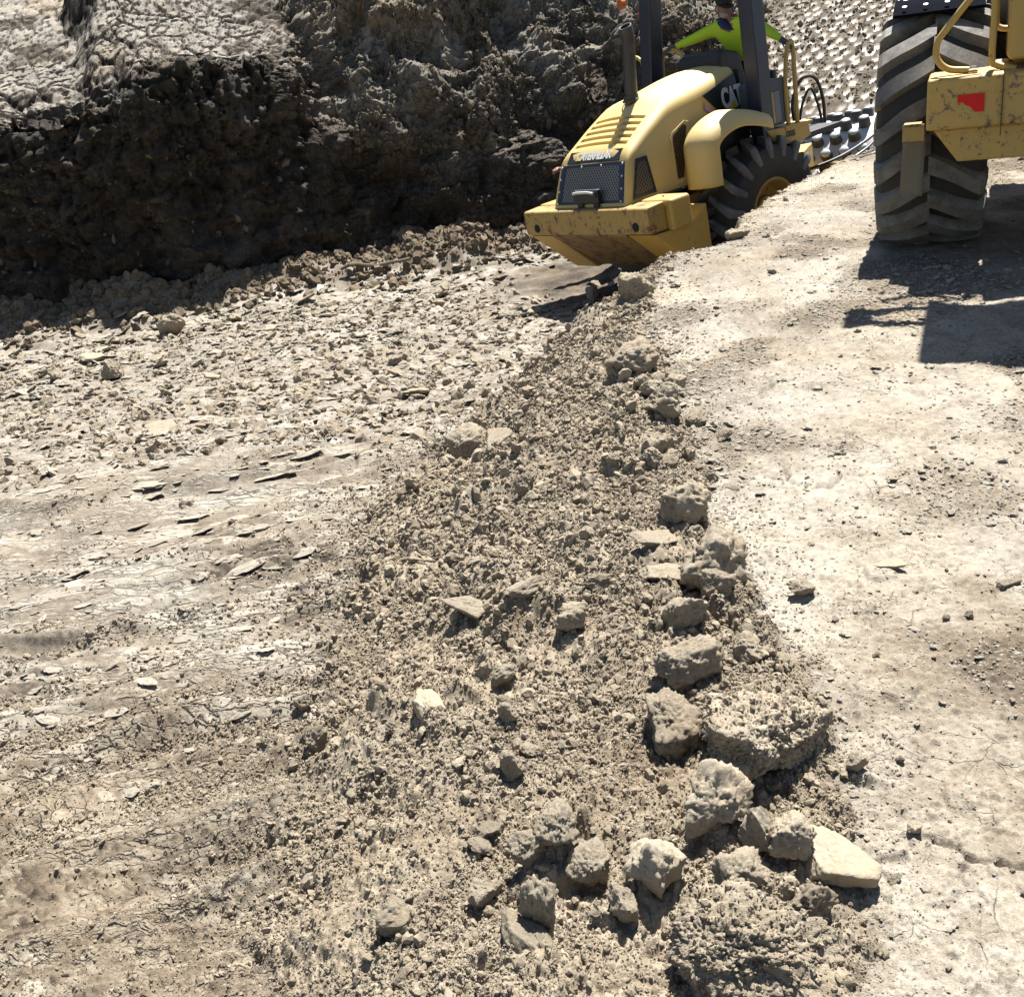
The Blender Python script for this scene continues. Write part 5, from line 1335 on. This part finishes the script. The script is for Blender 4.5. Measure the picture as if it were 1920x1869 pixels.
for i in range(3):
    for k in range(nseg):
        a = i * nseg + k; b_ = i * nseg + (k + 1) % nseg; m.f.append((a, b_, b_ + nseg, a + nseg)); m.m.append(0 if i < 2 else 1)
m.f.append(tuple(3 * nseg + k for k in range(nseg))); m.m.append(1)
M_PADSIDE = paint('pad_side', (.10, .095, .09), .5, .5, (.2, .18, .15), metal=.4)
pad0 = m.build('pad', [M_PADSIDE, M_PADTOP], drum, smooth=True, angle=50)
first = True
for row in range(20):
    a = 2 * math.pi * row / 20 + .10
    for k in range(9):
        y = -.92 + .23 * k + (.115 if row % 2 else 0)
        if y > 1.0: continue
        p = pad0 if first else bpy.data.objects.new('pad', pad0.data)
        if not first: COL.objects.link(p); p.parent = drum
        first = False
        ca, sa = math.cos(a), math.sin(a)
        # local x along the rim tangent, y along the drum, z outwards
        M4 = Matrix(((0, -sa, ca, DRR * ca), (1, 0, 0, y), (0, ca, sa, DRR * sa), (0, 0, 0, 1)))
        p.matrix_local = M4
# hoses beside the drum and the loop of cable
m = MB(); m.tube(curve([(.75, -.86, 1.05), (1.1, -1.12, 1.12), (1.6, -1.18, 1.22), (2.0, -1.12, 1.32), (2.3, -1.02, 1.36)], 8), .018, 8); m.build('hose', M_HOSE, roller, smooth=True)
m = MB(); m.tube(curve([(.75, -.80, .98), (1.1, -1.0, .98), (1.6, -1.08, 1.08), (2.0, -1.0, 1.15)], 8), .016, 8); m.build('hose', M_HOSE, roller, smooth=True)
m = MB(); m.box(1.0, 1.1, -1.16, -.9, .80, 1.08); m.box(.7, 1.3, -1.12, -1.0, .80, .85); m.build('valve_block', M_YELRUST, roller, bevel=.01)
m = MB(); m.tube(curve([(1.4, -.30, 1.46), (1.35, -.34, 1.75), (1.45, -.42, 1.98), (1.6, -.50, 1.95), (1.68, -.52, 1.70), (1.7, -.50, 1.40)], 8), .02, 8); m.build('hose', M_HOSE, roller, smooth=True)
m = MB(); m.tube(curve([(1.4, -.36, 1.46), (1.45, -.40, 1.70), (1.55, -.46, 1.85), (1.62, -.50, 1.60), (1.66, -.50, 1.30)], 8), .016, 8); m.build('hose', M_HOSE, roller, smooth=True)
# ---------------------------------------------------------------- the wheeled machine at the right edge
LM = frame_matrix(3.25, 7.62, .205, rad(25), 0, 0)
loader = empty('wheel_loader', M=LM)
tag(loader, 'grimy yellow wheel loader at the right edge, showing one big tyre and a red reflector', 'loader')
tm2 = tyre_mesh(.80, .66, .33, 19, 'rock', .045)
t = tm2.build('tyre', [M_RUBBER0, M_RUBBERD], loader, smooth=True, angle=30); t.location = (0, -.05, .79); t.rotation_euler = (0, -.2, 0)
rim_mesh(.33, .66, -1).build('rim', M_RIM, t, smooth=True)
t2 = bpy.data.objects.new('tyre', t.data); COL.objects.link(t2); t2.parent = loader; t2.location = (0, -2.1, .79); t2.rotation_euler = (0, .3, math.pi)
rim_mesh(.33, .66, -1).build('rim', M_RIM, t2, smooth=True)
for y in (.02, -2.1):
    t3 = bpy.data.objects.new('tyre', t.data); COL.objects.link(t3); t3.parent = loader; t3.location = (3.1, y, .79 ); t3.rotation_euler = (0, 1.1 + y, 0)
m = MB(); m.tube([(0, -.2, .79), (0, -1.9, .79)], .16, 16); m.build('axle', M_BLACK, loader)
# rear box with the reflector
m = MB(); m.prism([(-1.06, .86), (-1.06, 1.155), (-.45, 1.20), (-.45, .86)], 1, -.03, -2.05)
box = m.build('rear_box', M_YELDIRT, loader, bevel=.018, segs=3)
m = MB(); m.add([(-1.0, -.07, .86), (-1.0, -.22, .66), (-1.0, -1.86, .66), (-1.0, -2.01, .86), (-.5, -.07, .86), (-.5, -.22, .66), (-.5, -1.86, .66), (-.5, -2.01, .86)],
      [(0, 1, 2, 3), (4, 7, 6, 5), (0, 4, 5, 1), (1, 5, 6, 2), (2, 6, 7, 3), (3, 7, 4, 0)])
m.build('box_apron', M_YELRUST if False else M_YELDIRT, loader, bevel=.01)
m = MB(); m.add([(-1.064, y, z) for y, z in ((-.205, 1.055), (-.355, 1.055), (-.355, .95), (-.305, .95), (-.295, .965), (-.275, .985), (-.25, .995), (-.235, 1.012), (-.205, 1.012))] +
            [(-1.068, y, z) for y, z in ((-.205, 1.055), (-.355, 1.055), (-.355, .95), (-.305, .95), (-.295, .965), (-.275, .985), (-.25, .995), (-.235, 1.012), (-.205, 1.012))],
            [tuple(range(9)), tuple(range(9, 18))] + [(i, (i + 1) % 9, 9 + (i + 1) % 9, 9 + i) for i in range(9)])
m.build('red_reflector', M_RED, box)
m = MB(); m.box(-1.075, -1.05, -.455, -.45, .80, 1.15); m.build('seam', M_BLACK, box)
# upper body panel at the frame edge
m = MB(); m.box(-.95, 2.2, -2.0, -.475, 1.215, 1.68); m.build('body_panel', M_YEL, loader, bevel=.03, segs=3)
m = MB(); m.box(-.6, 2.6, -1.6, -.52, .66, 1.21); m.build('chassis', M_YELRUST, loader, bevel=.01)
# handrails
m = MB(); m.tube(curve([(-.90, -.26, 1.185), (-.90, -.14, 1.205), (-.90, -.075, 1.27), (-.90, -.075, 1.36), (-.90, -.12, 1.43), (-.90, -.22, 1.55), (-.90, -.28, 1.61), (-.90, -.35, 1.61), (-.90, -.385, 1.54), (-.90, -.385, 1.25), (-.90, -.41, 1.20), (-.92, -.52, 1.165)], 6), .020, 12)
hr = m.build('handrail', M_YEL, loader, smooth=True)
m = MB(); m.box(-.93, -.87, -.31, -.25, 1.172, 1.185); m.build('foot_plate', M_YELRUST, hr, bevel=.003)
m = MB(); m.tube(curve([(-.75, -.40, 1.75), (-.75, -.40, 1.46), (-.75, -.42, 1.405), (-.75, -.50, 1.39)], 6), .018, 12); m.build('handrail', M_YEL, loader, smooth=True)
for y, z in ((-.27, 1.192), (-.29, 1.192)):
    m = MB(); m.lathe([(.012, 0), (.012, .014), (.001, .014)], (-.90 + .02 * (y + .27) * 50, y, z), 6, axis=2); m.build('bolt', M_STEEL, hr)
# tank, fender strip of punched steel and dark recess behind the rail
m = MB(); m.tube([(.35, -.35, 1.60), (.35, -1.9, 1.60)], .26, 24); m.build('air_tank', paint('pale_tank', (.42, .40, .37), .5, .4), loader, smooth=True, bevel=.02)
m = MB(); m.box(.1, .9, -1.6, -.40, 1.2, 1.36); m.build('deck', M_BLACK, loader)
m = MB(); N = 10
V = []
for k in range(N):
    a = rad(62 + 8 * k)
    for y in (.22, -.34):
        V.append((-.86 * math.cos(a), y, .79 + .86 * math.sin(a)))
m.add(V, [(i * 2, i * 2 + 1, i * 2 + 3, i * 2 + 2) for i in range(N - 1)])
fs = m.build('fender', paint('fender_black', (.006, .007, .012), .95, .0, spec=.02), loader); s_ = fs.modifiers.new('t', 'SOLIDIFY'); s_.thickness = .02
for r in range(2):
    for k in range(4):
        a = rad(66 + 8 * r); m = MB(); m.lathe([(.001, 0), (.016, 0), (.016, -.003)], (0, 0, 0), 8, axis=2)
        q = m.build('rivet', M_WHITE, fs); q.location = (-.885 * math.cos(a), .15 - .13 * k, .79 + .885 * math.sin(a)); q.rotation_euler = (0, -(math.pi / 2 - a), 0)
# step bracket with hanging rubber flap
m = MB(); m.box(-.97, -.82, .0, .105, .885, .905); m.box(-.97, -.955, -.02, .11, .80, .90); br = m.build('step_bracket', M_YELRUST, loader, bevel=.003)
m = MB(); V = []
for k in range(7):
    t_ = k / 6
    for j in range(5):
        u = j / 4; V.append((-.945 + .03 * math.sin(3 * t_ + u), .105 - .135 * u + .015 * t_, .86 - .37 * t_ - .03 * u * t_))
m.add(V, [(i * 5 + j, i * 5 + j + 1, (i + 1) * 5 + j + 1, (i + 1) * 5 + j) for i in range(6) for j in range(4)])
fl = m.build('mud_flap', paint('dusty_flap', (.20, .165, .11), .9, .6), loader, smooth=True); s_ = fl.modifiers.new('t', 'SOLIDIFY'); s_.thickness = .012
# cab and canopy above the frame, which throw the broad shadow on the ground
m = MB(); m.box(1.1, 2.3, -1.9, -.5, 1.6, 3.2); m.build('cab', M_NAVY, loader, bevel=.05)
m = MB(); m.box(-1.45, -.30, -2.1, -.25, 3.21, 3.32); m.box(-.32, 1.2, -1.3, -1.1, 3.22, 3.30); m.build('cab_roof', M_YEL, loader, bevel=.03)
m = MB(); m.tube(curve([(-.3, -.5, 2.9), (-.42, -.3, 2.92), (-.45, -.05, 2.9), (-.45, .02, 2.8), (-.45, -.02, 2.65), (-.35, -.4, 2.62)], 6), .02, 8); m.build('mirror_bracket', M_BLACK, loader, smooth=True)
m = MB(); m.tube(curve([(-.55, -.30, 2.9), (-.62, -.05, 2.9), (-.72, .10, 2.9), (-.88, .08, 2.9), (-.92, -.08, 2.9), (-.85, -.28, 2.9)], 6), .045, 8); m.box(-.95, -.60, .05, .20, 2.87, 2.92); m.build('mirror', M_BLACK, loader, bevel=.02)
# ---------------------------------------------------------------- people
M_SKIN = paint('skin', (.30, .15, .095), .55, .05); M_HIVIS = paint('hi_vis_shirt', (.62, .92, .03), .75, .1, (.5, .6, .2))
M_TROUSER = paint('dark_trousers', (.012, .016, .030), .85, .3, (.07, .07, .07)); M_GLOVE = paint('grey_glove', (.10, .10, .105), .8, .3)
M_GLOVED = paint('dark_cuff', (.02, .022, .03), .8, .2); M_CAP = paint('black_cap', (.012, .011, .010), .8, .1); M_BOOT = paint('boot_leather', (.09, .06, .035), .7, .5)
M_COLLAR = paint('navy_collar', (.012, .025, .12), .7, .1); M_BEARD = paint('grey_beard', (.42, .40, .38), .9, .1); M_CLOTH = paint('pale_blue_sleeve', (.45, .52, .62), .8, .2)
M_EYE = paint('eye_white', (.7, .7, .68), .3, 0)

def grow(name, joints, edges, mats, zones, parent=None, sub=2, root=0):
    """one continuous skin over a skeleton; zones: list of (joint a, joint b, material index)"""
    me = bpy.data.meshes.new(name)
    me.from_pydata([tuple(j[0]) for j in joints], edges, []); me.update()
    o = bpy.data.objects.new(name, me); COL.objects.link(o)
    o.modifiers.new('skin', 'SKIN')
    if not me.skin_vertices:
        bpy.context.view_layer.objects.active = o
    sv = me.skin_vertices[0].data
    for i, j in enumerate(joints):
        r = j[1]; sv[i].radius = (r, r) if not isinstance(r, tuple) else r
        sv[i].use_root = (i == root)
    o.modifiers['skin'].use_smooth_shade = True
    s = o.modifiers.new('sub', 'SUBSURF'); s.levels = sub; s.render_levels = sub
    dg = bpy.context.evaluated_depsgraph_get(); dg.update()
    m2 = bpy.data.meshes.new_from_object(o.evaluated_get(dg)); bpy.data.objects.remove(o, do_unlink=True)
    m2.name = name; m2.materials.clear()
    for m in mats: m2.materials.append(m)
    n = len(m2.polygons); c = np.empty(n * 3, np.float32); m2.polygons.foreach_get('center', c); c = c.reshape(-1, 3)
    best = np.full(n, 1e9); mi = np.zeros(n, np.int32)
    for a, b, k in zones:
        A = np.array(joints[a][0]); B = np.array(joints[b][0]); L2 = ((B - A) ** 2).sum() + 1e-9
        t = np.clip(((c - A) @ (B - A)) / L2, 0, 1); d = np.linalg.norm(c - A - t[:, None] * (B - A), axis=1) 
        m = d < best; best = np.where(m, d, best); mi = np.where(m, k, mi)
    m2.polygons.foreach_set('material_index', mi); m2.polygons.foreach_set('use_smooth', [True] * n); m2.update()
    ob = bpy.data.objects.new(name, m2); COL.objects.link(ob)
    if parent: ob.parent = parent
    return ob

def hand_chain(J, E, Zn, wrist, w, tip_dir, side, curl, k, base_i, size=1.0):
    """palm and five unequal bent fingers continued from the wrist; curl = direction the fingers bend to"""
    d = Vector(tip_dir).normalized(); sd_ = Vector(side).normalized(); cu = Vector(curl).normalized()
    W = Vector(wrist)
    p1 = len(J); J.append((W + d * .05 * size, (.022, .032))); E.append((base_i, p1)); Zn.append((base_i, p1, k))
    p2 = len(J); J.append((W + d * .085 * size, (.018, .034))); E.append((p1, p2)); Zn.append((p1, p2, k))
    for i, (off, L) in enumerate(((-.030, .062), (-.010, .075), (.010, .070), (.028, .055))):
        a = len(J); q = W + d * .10 * size + sd_ * off; J.append((q, .010)); E.append((p2, a)); Zn.append((p2, a, k))
        q2 = q + (d * .6 + cu * .5).normalized() * L * .55; J.append((q2, .0095)); E.append((a, a + 1)); Zn.append((a, a + 1, k))
        q3 = q2 + (cu * 1.0 + d * .05).normalized() * L * .55; J.append((q3, .008)); E.append((a + 1, a + 2)); Zn.append((a + 1, a + 2, k))
    a = len(J); q = W + d * .045 * size - sd_ * .035; J.append((q, .011)); E.append((p1, a)); Zn.append((p1, a, k))
    J.append((q + (d * .5 - sd_ * .4 + cu * .5).normalized() * .035, .0095)); E.append((a, a + 1)); Zn.append((a, a + 1, k))
    J.append((q + (d * .5 - sd_ * .1 + cu * 1.0).normalized() * .062, .008)); E.append((a + 1, a + 2)); Zn.append((a + 1, a + 2, k))

def person(label, M, P, mats, glove, cap=True, beard=True, collar=True, look=(-.5, -.85, -.3)):
    """P: joint positions in the frame M"""
    root = empty('person', M=Matrix.Translation(M @ Vector(P['foot_l'])) ); tag(root, label, 'person')
    T = root.matrix_world.inverted() @ M
    J = []; E = []; Z = []; idx = {}
    def j(n, r, link=None, zone=None):
        idx[n] = len(J); J.append((T @ Vector(P[n]), r))
        if link is not None: E.append((idx[link], idx[n])); Z.append((idx[link], idx[n], zone))
    lerp = lambda a, b, t: tuple(Vector(P[a]).lerp(Vector(P[b]), t))
    P = dict(P); P['belly'] = lerp('pelvis', 'chest', .5); P['neck'] = lerp('chest', 'head', .55)
    j('pelvis', (.16, .14)); j('belly', (.17, .145), 'pelvis', 1); j('chest', (.19, .15), 'belly', 1); j('neck', .062, 'chest', 0); j('head', .088, 'neck', 0)
    P['crown'] = tuple(Vector(P['head']) + Vector((0, 0, .075))); j('crown', .072, 'head', 0)
    for s in 'lr':
        j('shoulder_' + s, .085, 'chest', 1); j('elbow_' + s, .062, 'shoulder_' + s, 1); P['fore_' + s] = lerp('elbow_' + s, 'wrist_' + s, .35); j('fore_' + s, .058, 'elbow_' + s, 1); j('wrist_' + s, .034, 'fore_' + s, 1)
        j('hip_' + s, .105, 'pelvis', 2); j('knee_' + s, .070, 'hip_' + s, 2); P['calf_' + s] = lerp('knee_' + s, 'foot_' + s, .3); j('calf_' + s, .068, 'knee_' + s, 2); j('foot_' + s, .048, 'calf_' + s, 2)
        P['toe_' + s] = tuple(Vector(P['foot_' + s]) + Vector(P.get('toe_dir', (-.17, -.05, -.04)))); j('toe_' + s, .042, 'foot_' + s, 4)
        d = T.to_3x3() @ (Vector(P['wrist_' + s]) - Vector(P['fore_' + s])); cu = T.to_3x3() @ Vector(P.get('curl_' + s, (0, 0, -1))); sdv = d.cross(cu)
        hand_chain(J, E, Z, J[idx['wrist_' + s]][0], 0, d, sdv, cu, 3, idx['wrist_' + s])
    body = grow('body', J, E, mats, Z, root)
    R3 = T.to_3x3(); f = (R3 @ Vector(look)).normalized(); upv = Vector((0, 0, 1)); rt = f.cross(upv).normalized(); u2 = rt.cross(f).normalized()
    H = T @ Vector(P['head']) + upv * .03
    def face(a, b, c): return H + f * a + rt * b + u2 * c
    def ell(name, ctr, sz, mat, sub=2):
        bm = bmesh.new(); bmesh.ops.create_icosphere(bm, subdivisions=sub, radius=1); me = bpy.data.meshes.new(name); bm.to_mesh(me); bm.free()
        me.transform(Matrix((( f.x * sz[0], rt.x * sz[1], u2.x * sz[2], ctr.x), (f.y * sz[0], rt.y * sz[1], u2.y * sz[2], ctr.y), (f.z * sz[0], rt.z * sz[1], u2.z * sz[2], ctr.z), (0, 0, 0, 1))))
        me.materials.append(mat); me.polygons.foreach_set('use_smooth', [True] * len(me.polygons)); o = bpy.data.objects.new(name, me); COL.objects.link(o); o.parent = root; return o
    ell('nose', face(.098, 0, -.012), (.022, .014, .022), mats[0]); 
    for s in (-1, 1):
        ell('ear', face(-.005, s * .088, -.012), (.018, .010, .030), mats[0]); ell('eye', face(.080, s * .032, .012), (.010, .013, .007), M_EYE)
    ell('mouth', face(.086, 0, -.052), (.008, .025, .006), paint('lips', (.22, .07, .06), .5, 0)) if not beard else None
    if beard: ell('beard', face(.050, 0, -.072), (.048, .062, .042), M_BEARD)
    else: ell('hair', face(-.02, 0, .05), (.10, .092, .07), M_CAP)
    if cap:
        c = ell('cap', face(-.008, 0, .062), (.108, .098, .070), M_CAP, 3)
        m = MB(); V = []
        for k in range(9):
            a = math.pi * (k / 8 - .5); V += [tuple(face(.075 * math.cos(a) + .03, .085 * math.sin(a), .040)), tuple(face(.15 * math.cos(a) + .03, .088 * math.sin(a), .028))]
        m.add(V, [(i * 2, i * 2 + 1, i * 2 + 3, i * 2 + 2) for i in range(8)]); b = m.build('cap_peak', M_CAP, c); b.modifiers.new('t', 'SOLIDIFY').thickness = .006
    if collar:
        nk = T @ Vector(P['neck']); m = MB(); V = []; n = 16
        for k in range(n):
            a = 2 * math.pi * k / n
            for r, h in ((.075, .035), (.105, -.025), (.125, -.05)): V.append(tuple(nk + f * r * math.cos(a) + rt * r * math.sin(a) + upv * (h - .035 * math.cos(a))))
        m.add(V, [(k * 3 + q, k * 3 + q + 1, ((k + 1) % n) * 3 + q + 1, ((k + 1) % n) * 3 + q) for k in range(n) for q in range(2)])
        o = m.build('collar', M_COLLAR, root, smooth=True); o.modifiers.new('t', 'SOLIDIFY').thickness = .008
    return root

driver = dict(pelvis=(.86, -.10, 2.34), chest=(.68, -.17, 2.68), head=(.60, -.13, 2.915), shoulder_l=(.66, .06, 2.74), shoulder_r=(.68, -.38, 2.74),
    elbow_l=(.52, .29, 2.68), wrist_l=(.38, .46, 2.645), elbow_r=(.66, -.63, 2.63), wrist_r=(.655, -.84, 2.49),
    hip_l=(.90, .02, 2.28), hip_r=(.90, -.22, 2.28), knee_l=(.80, .05, 1.90), knee_r=(.84, -.26, 1.90), foot_l=(.92, .06, 1.52), foot_r=(.94, -.28, 1.52),
    curl_l=(.1, .1, -1), curl_r=(.1, -.2, -1), toe_dir=(-.17, -.05, -.03))
person('driver in bright yellow-green shirt and black cap, gloved hands on the roller rails', RM, driver, [M_SKIN, M_HIVIS, M_TROUSER, M_GLOVE, M_BOOT], True)
helper = dict(pelvis=(.12, 1.62, .86), chest=(.0, 1.60, 1.24), head=(-.03, 1.58, 1.50), shoulder_l=(.02, 1.78, 1.34), shoulder_r=(-.06, 1.42, 1.34),
    elbow_l=(-.30, 1.76, 1.44), wrist_l=(-.63, 1.72, 1.535), elbow_r=(-.08, 1.38, 1.06), wrist_r=(-.18, 1.42, .84),
    hip_l=(.14, 1.72, .82), hip_r=(.14, 1.52, .82), knee_l=(.08, 1.74, .44), knee_r=(.08, 1.50, .44), foot_l=(.14, 1.76, .02), foot_r=(.14, 1.48, .02), curl_l=(-.2, 0, -1), curl_r=(-.1, 0, -1))
person('person behind the roller hood with only a bare hand and pale cuff showing', RM, helper, [M_SKIN, M_CLOTH, M_TROUSER, M_SKIN, M_BOOT], False, cap=False, beard=False, collar=False, look=(-1, 0, -.1))

# ---------------------------------------------------------------- timber and a rag of cloth
def stick(x0, y0, x1, y1, r, lift, label, z=None):
    m = MB(); P = []; 
    for k in range(9):
        t = k / 8; x = x0 + (x1 - x0) * t; y = y0 + (y1 - y0) * t
        P.append((x - x0, y - y0, lift * (1 + .3 * math.sin(t * 7)) + .02 * math.sin(t * 11)))
    m.tube(P, [r * (.7 + .3 * math.sin(k * 1.7) ** 2) for k in range(9)], 7)
    o = m.build('timber_stick', M_WOOD, None); o.location = (x0, y0, ground_z(x0, y0) if z is None else z); return tag(o, label, 'stick')
stick(-2.05, 15.05, -1.05, 15.25, .03, .10, 'weathered stick lying on the spoil at the foot of the wall')
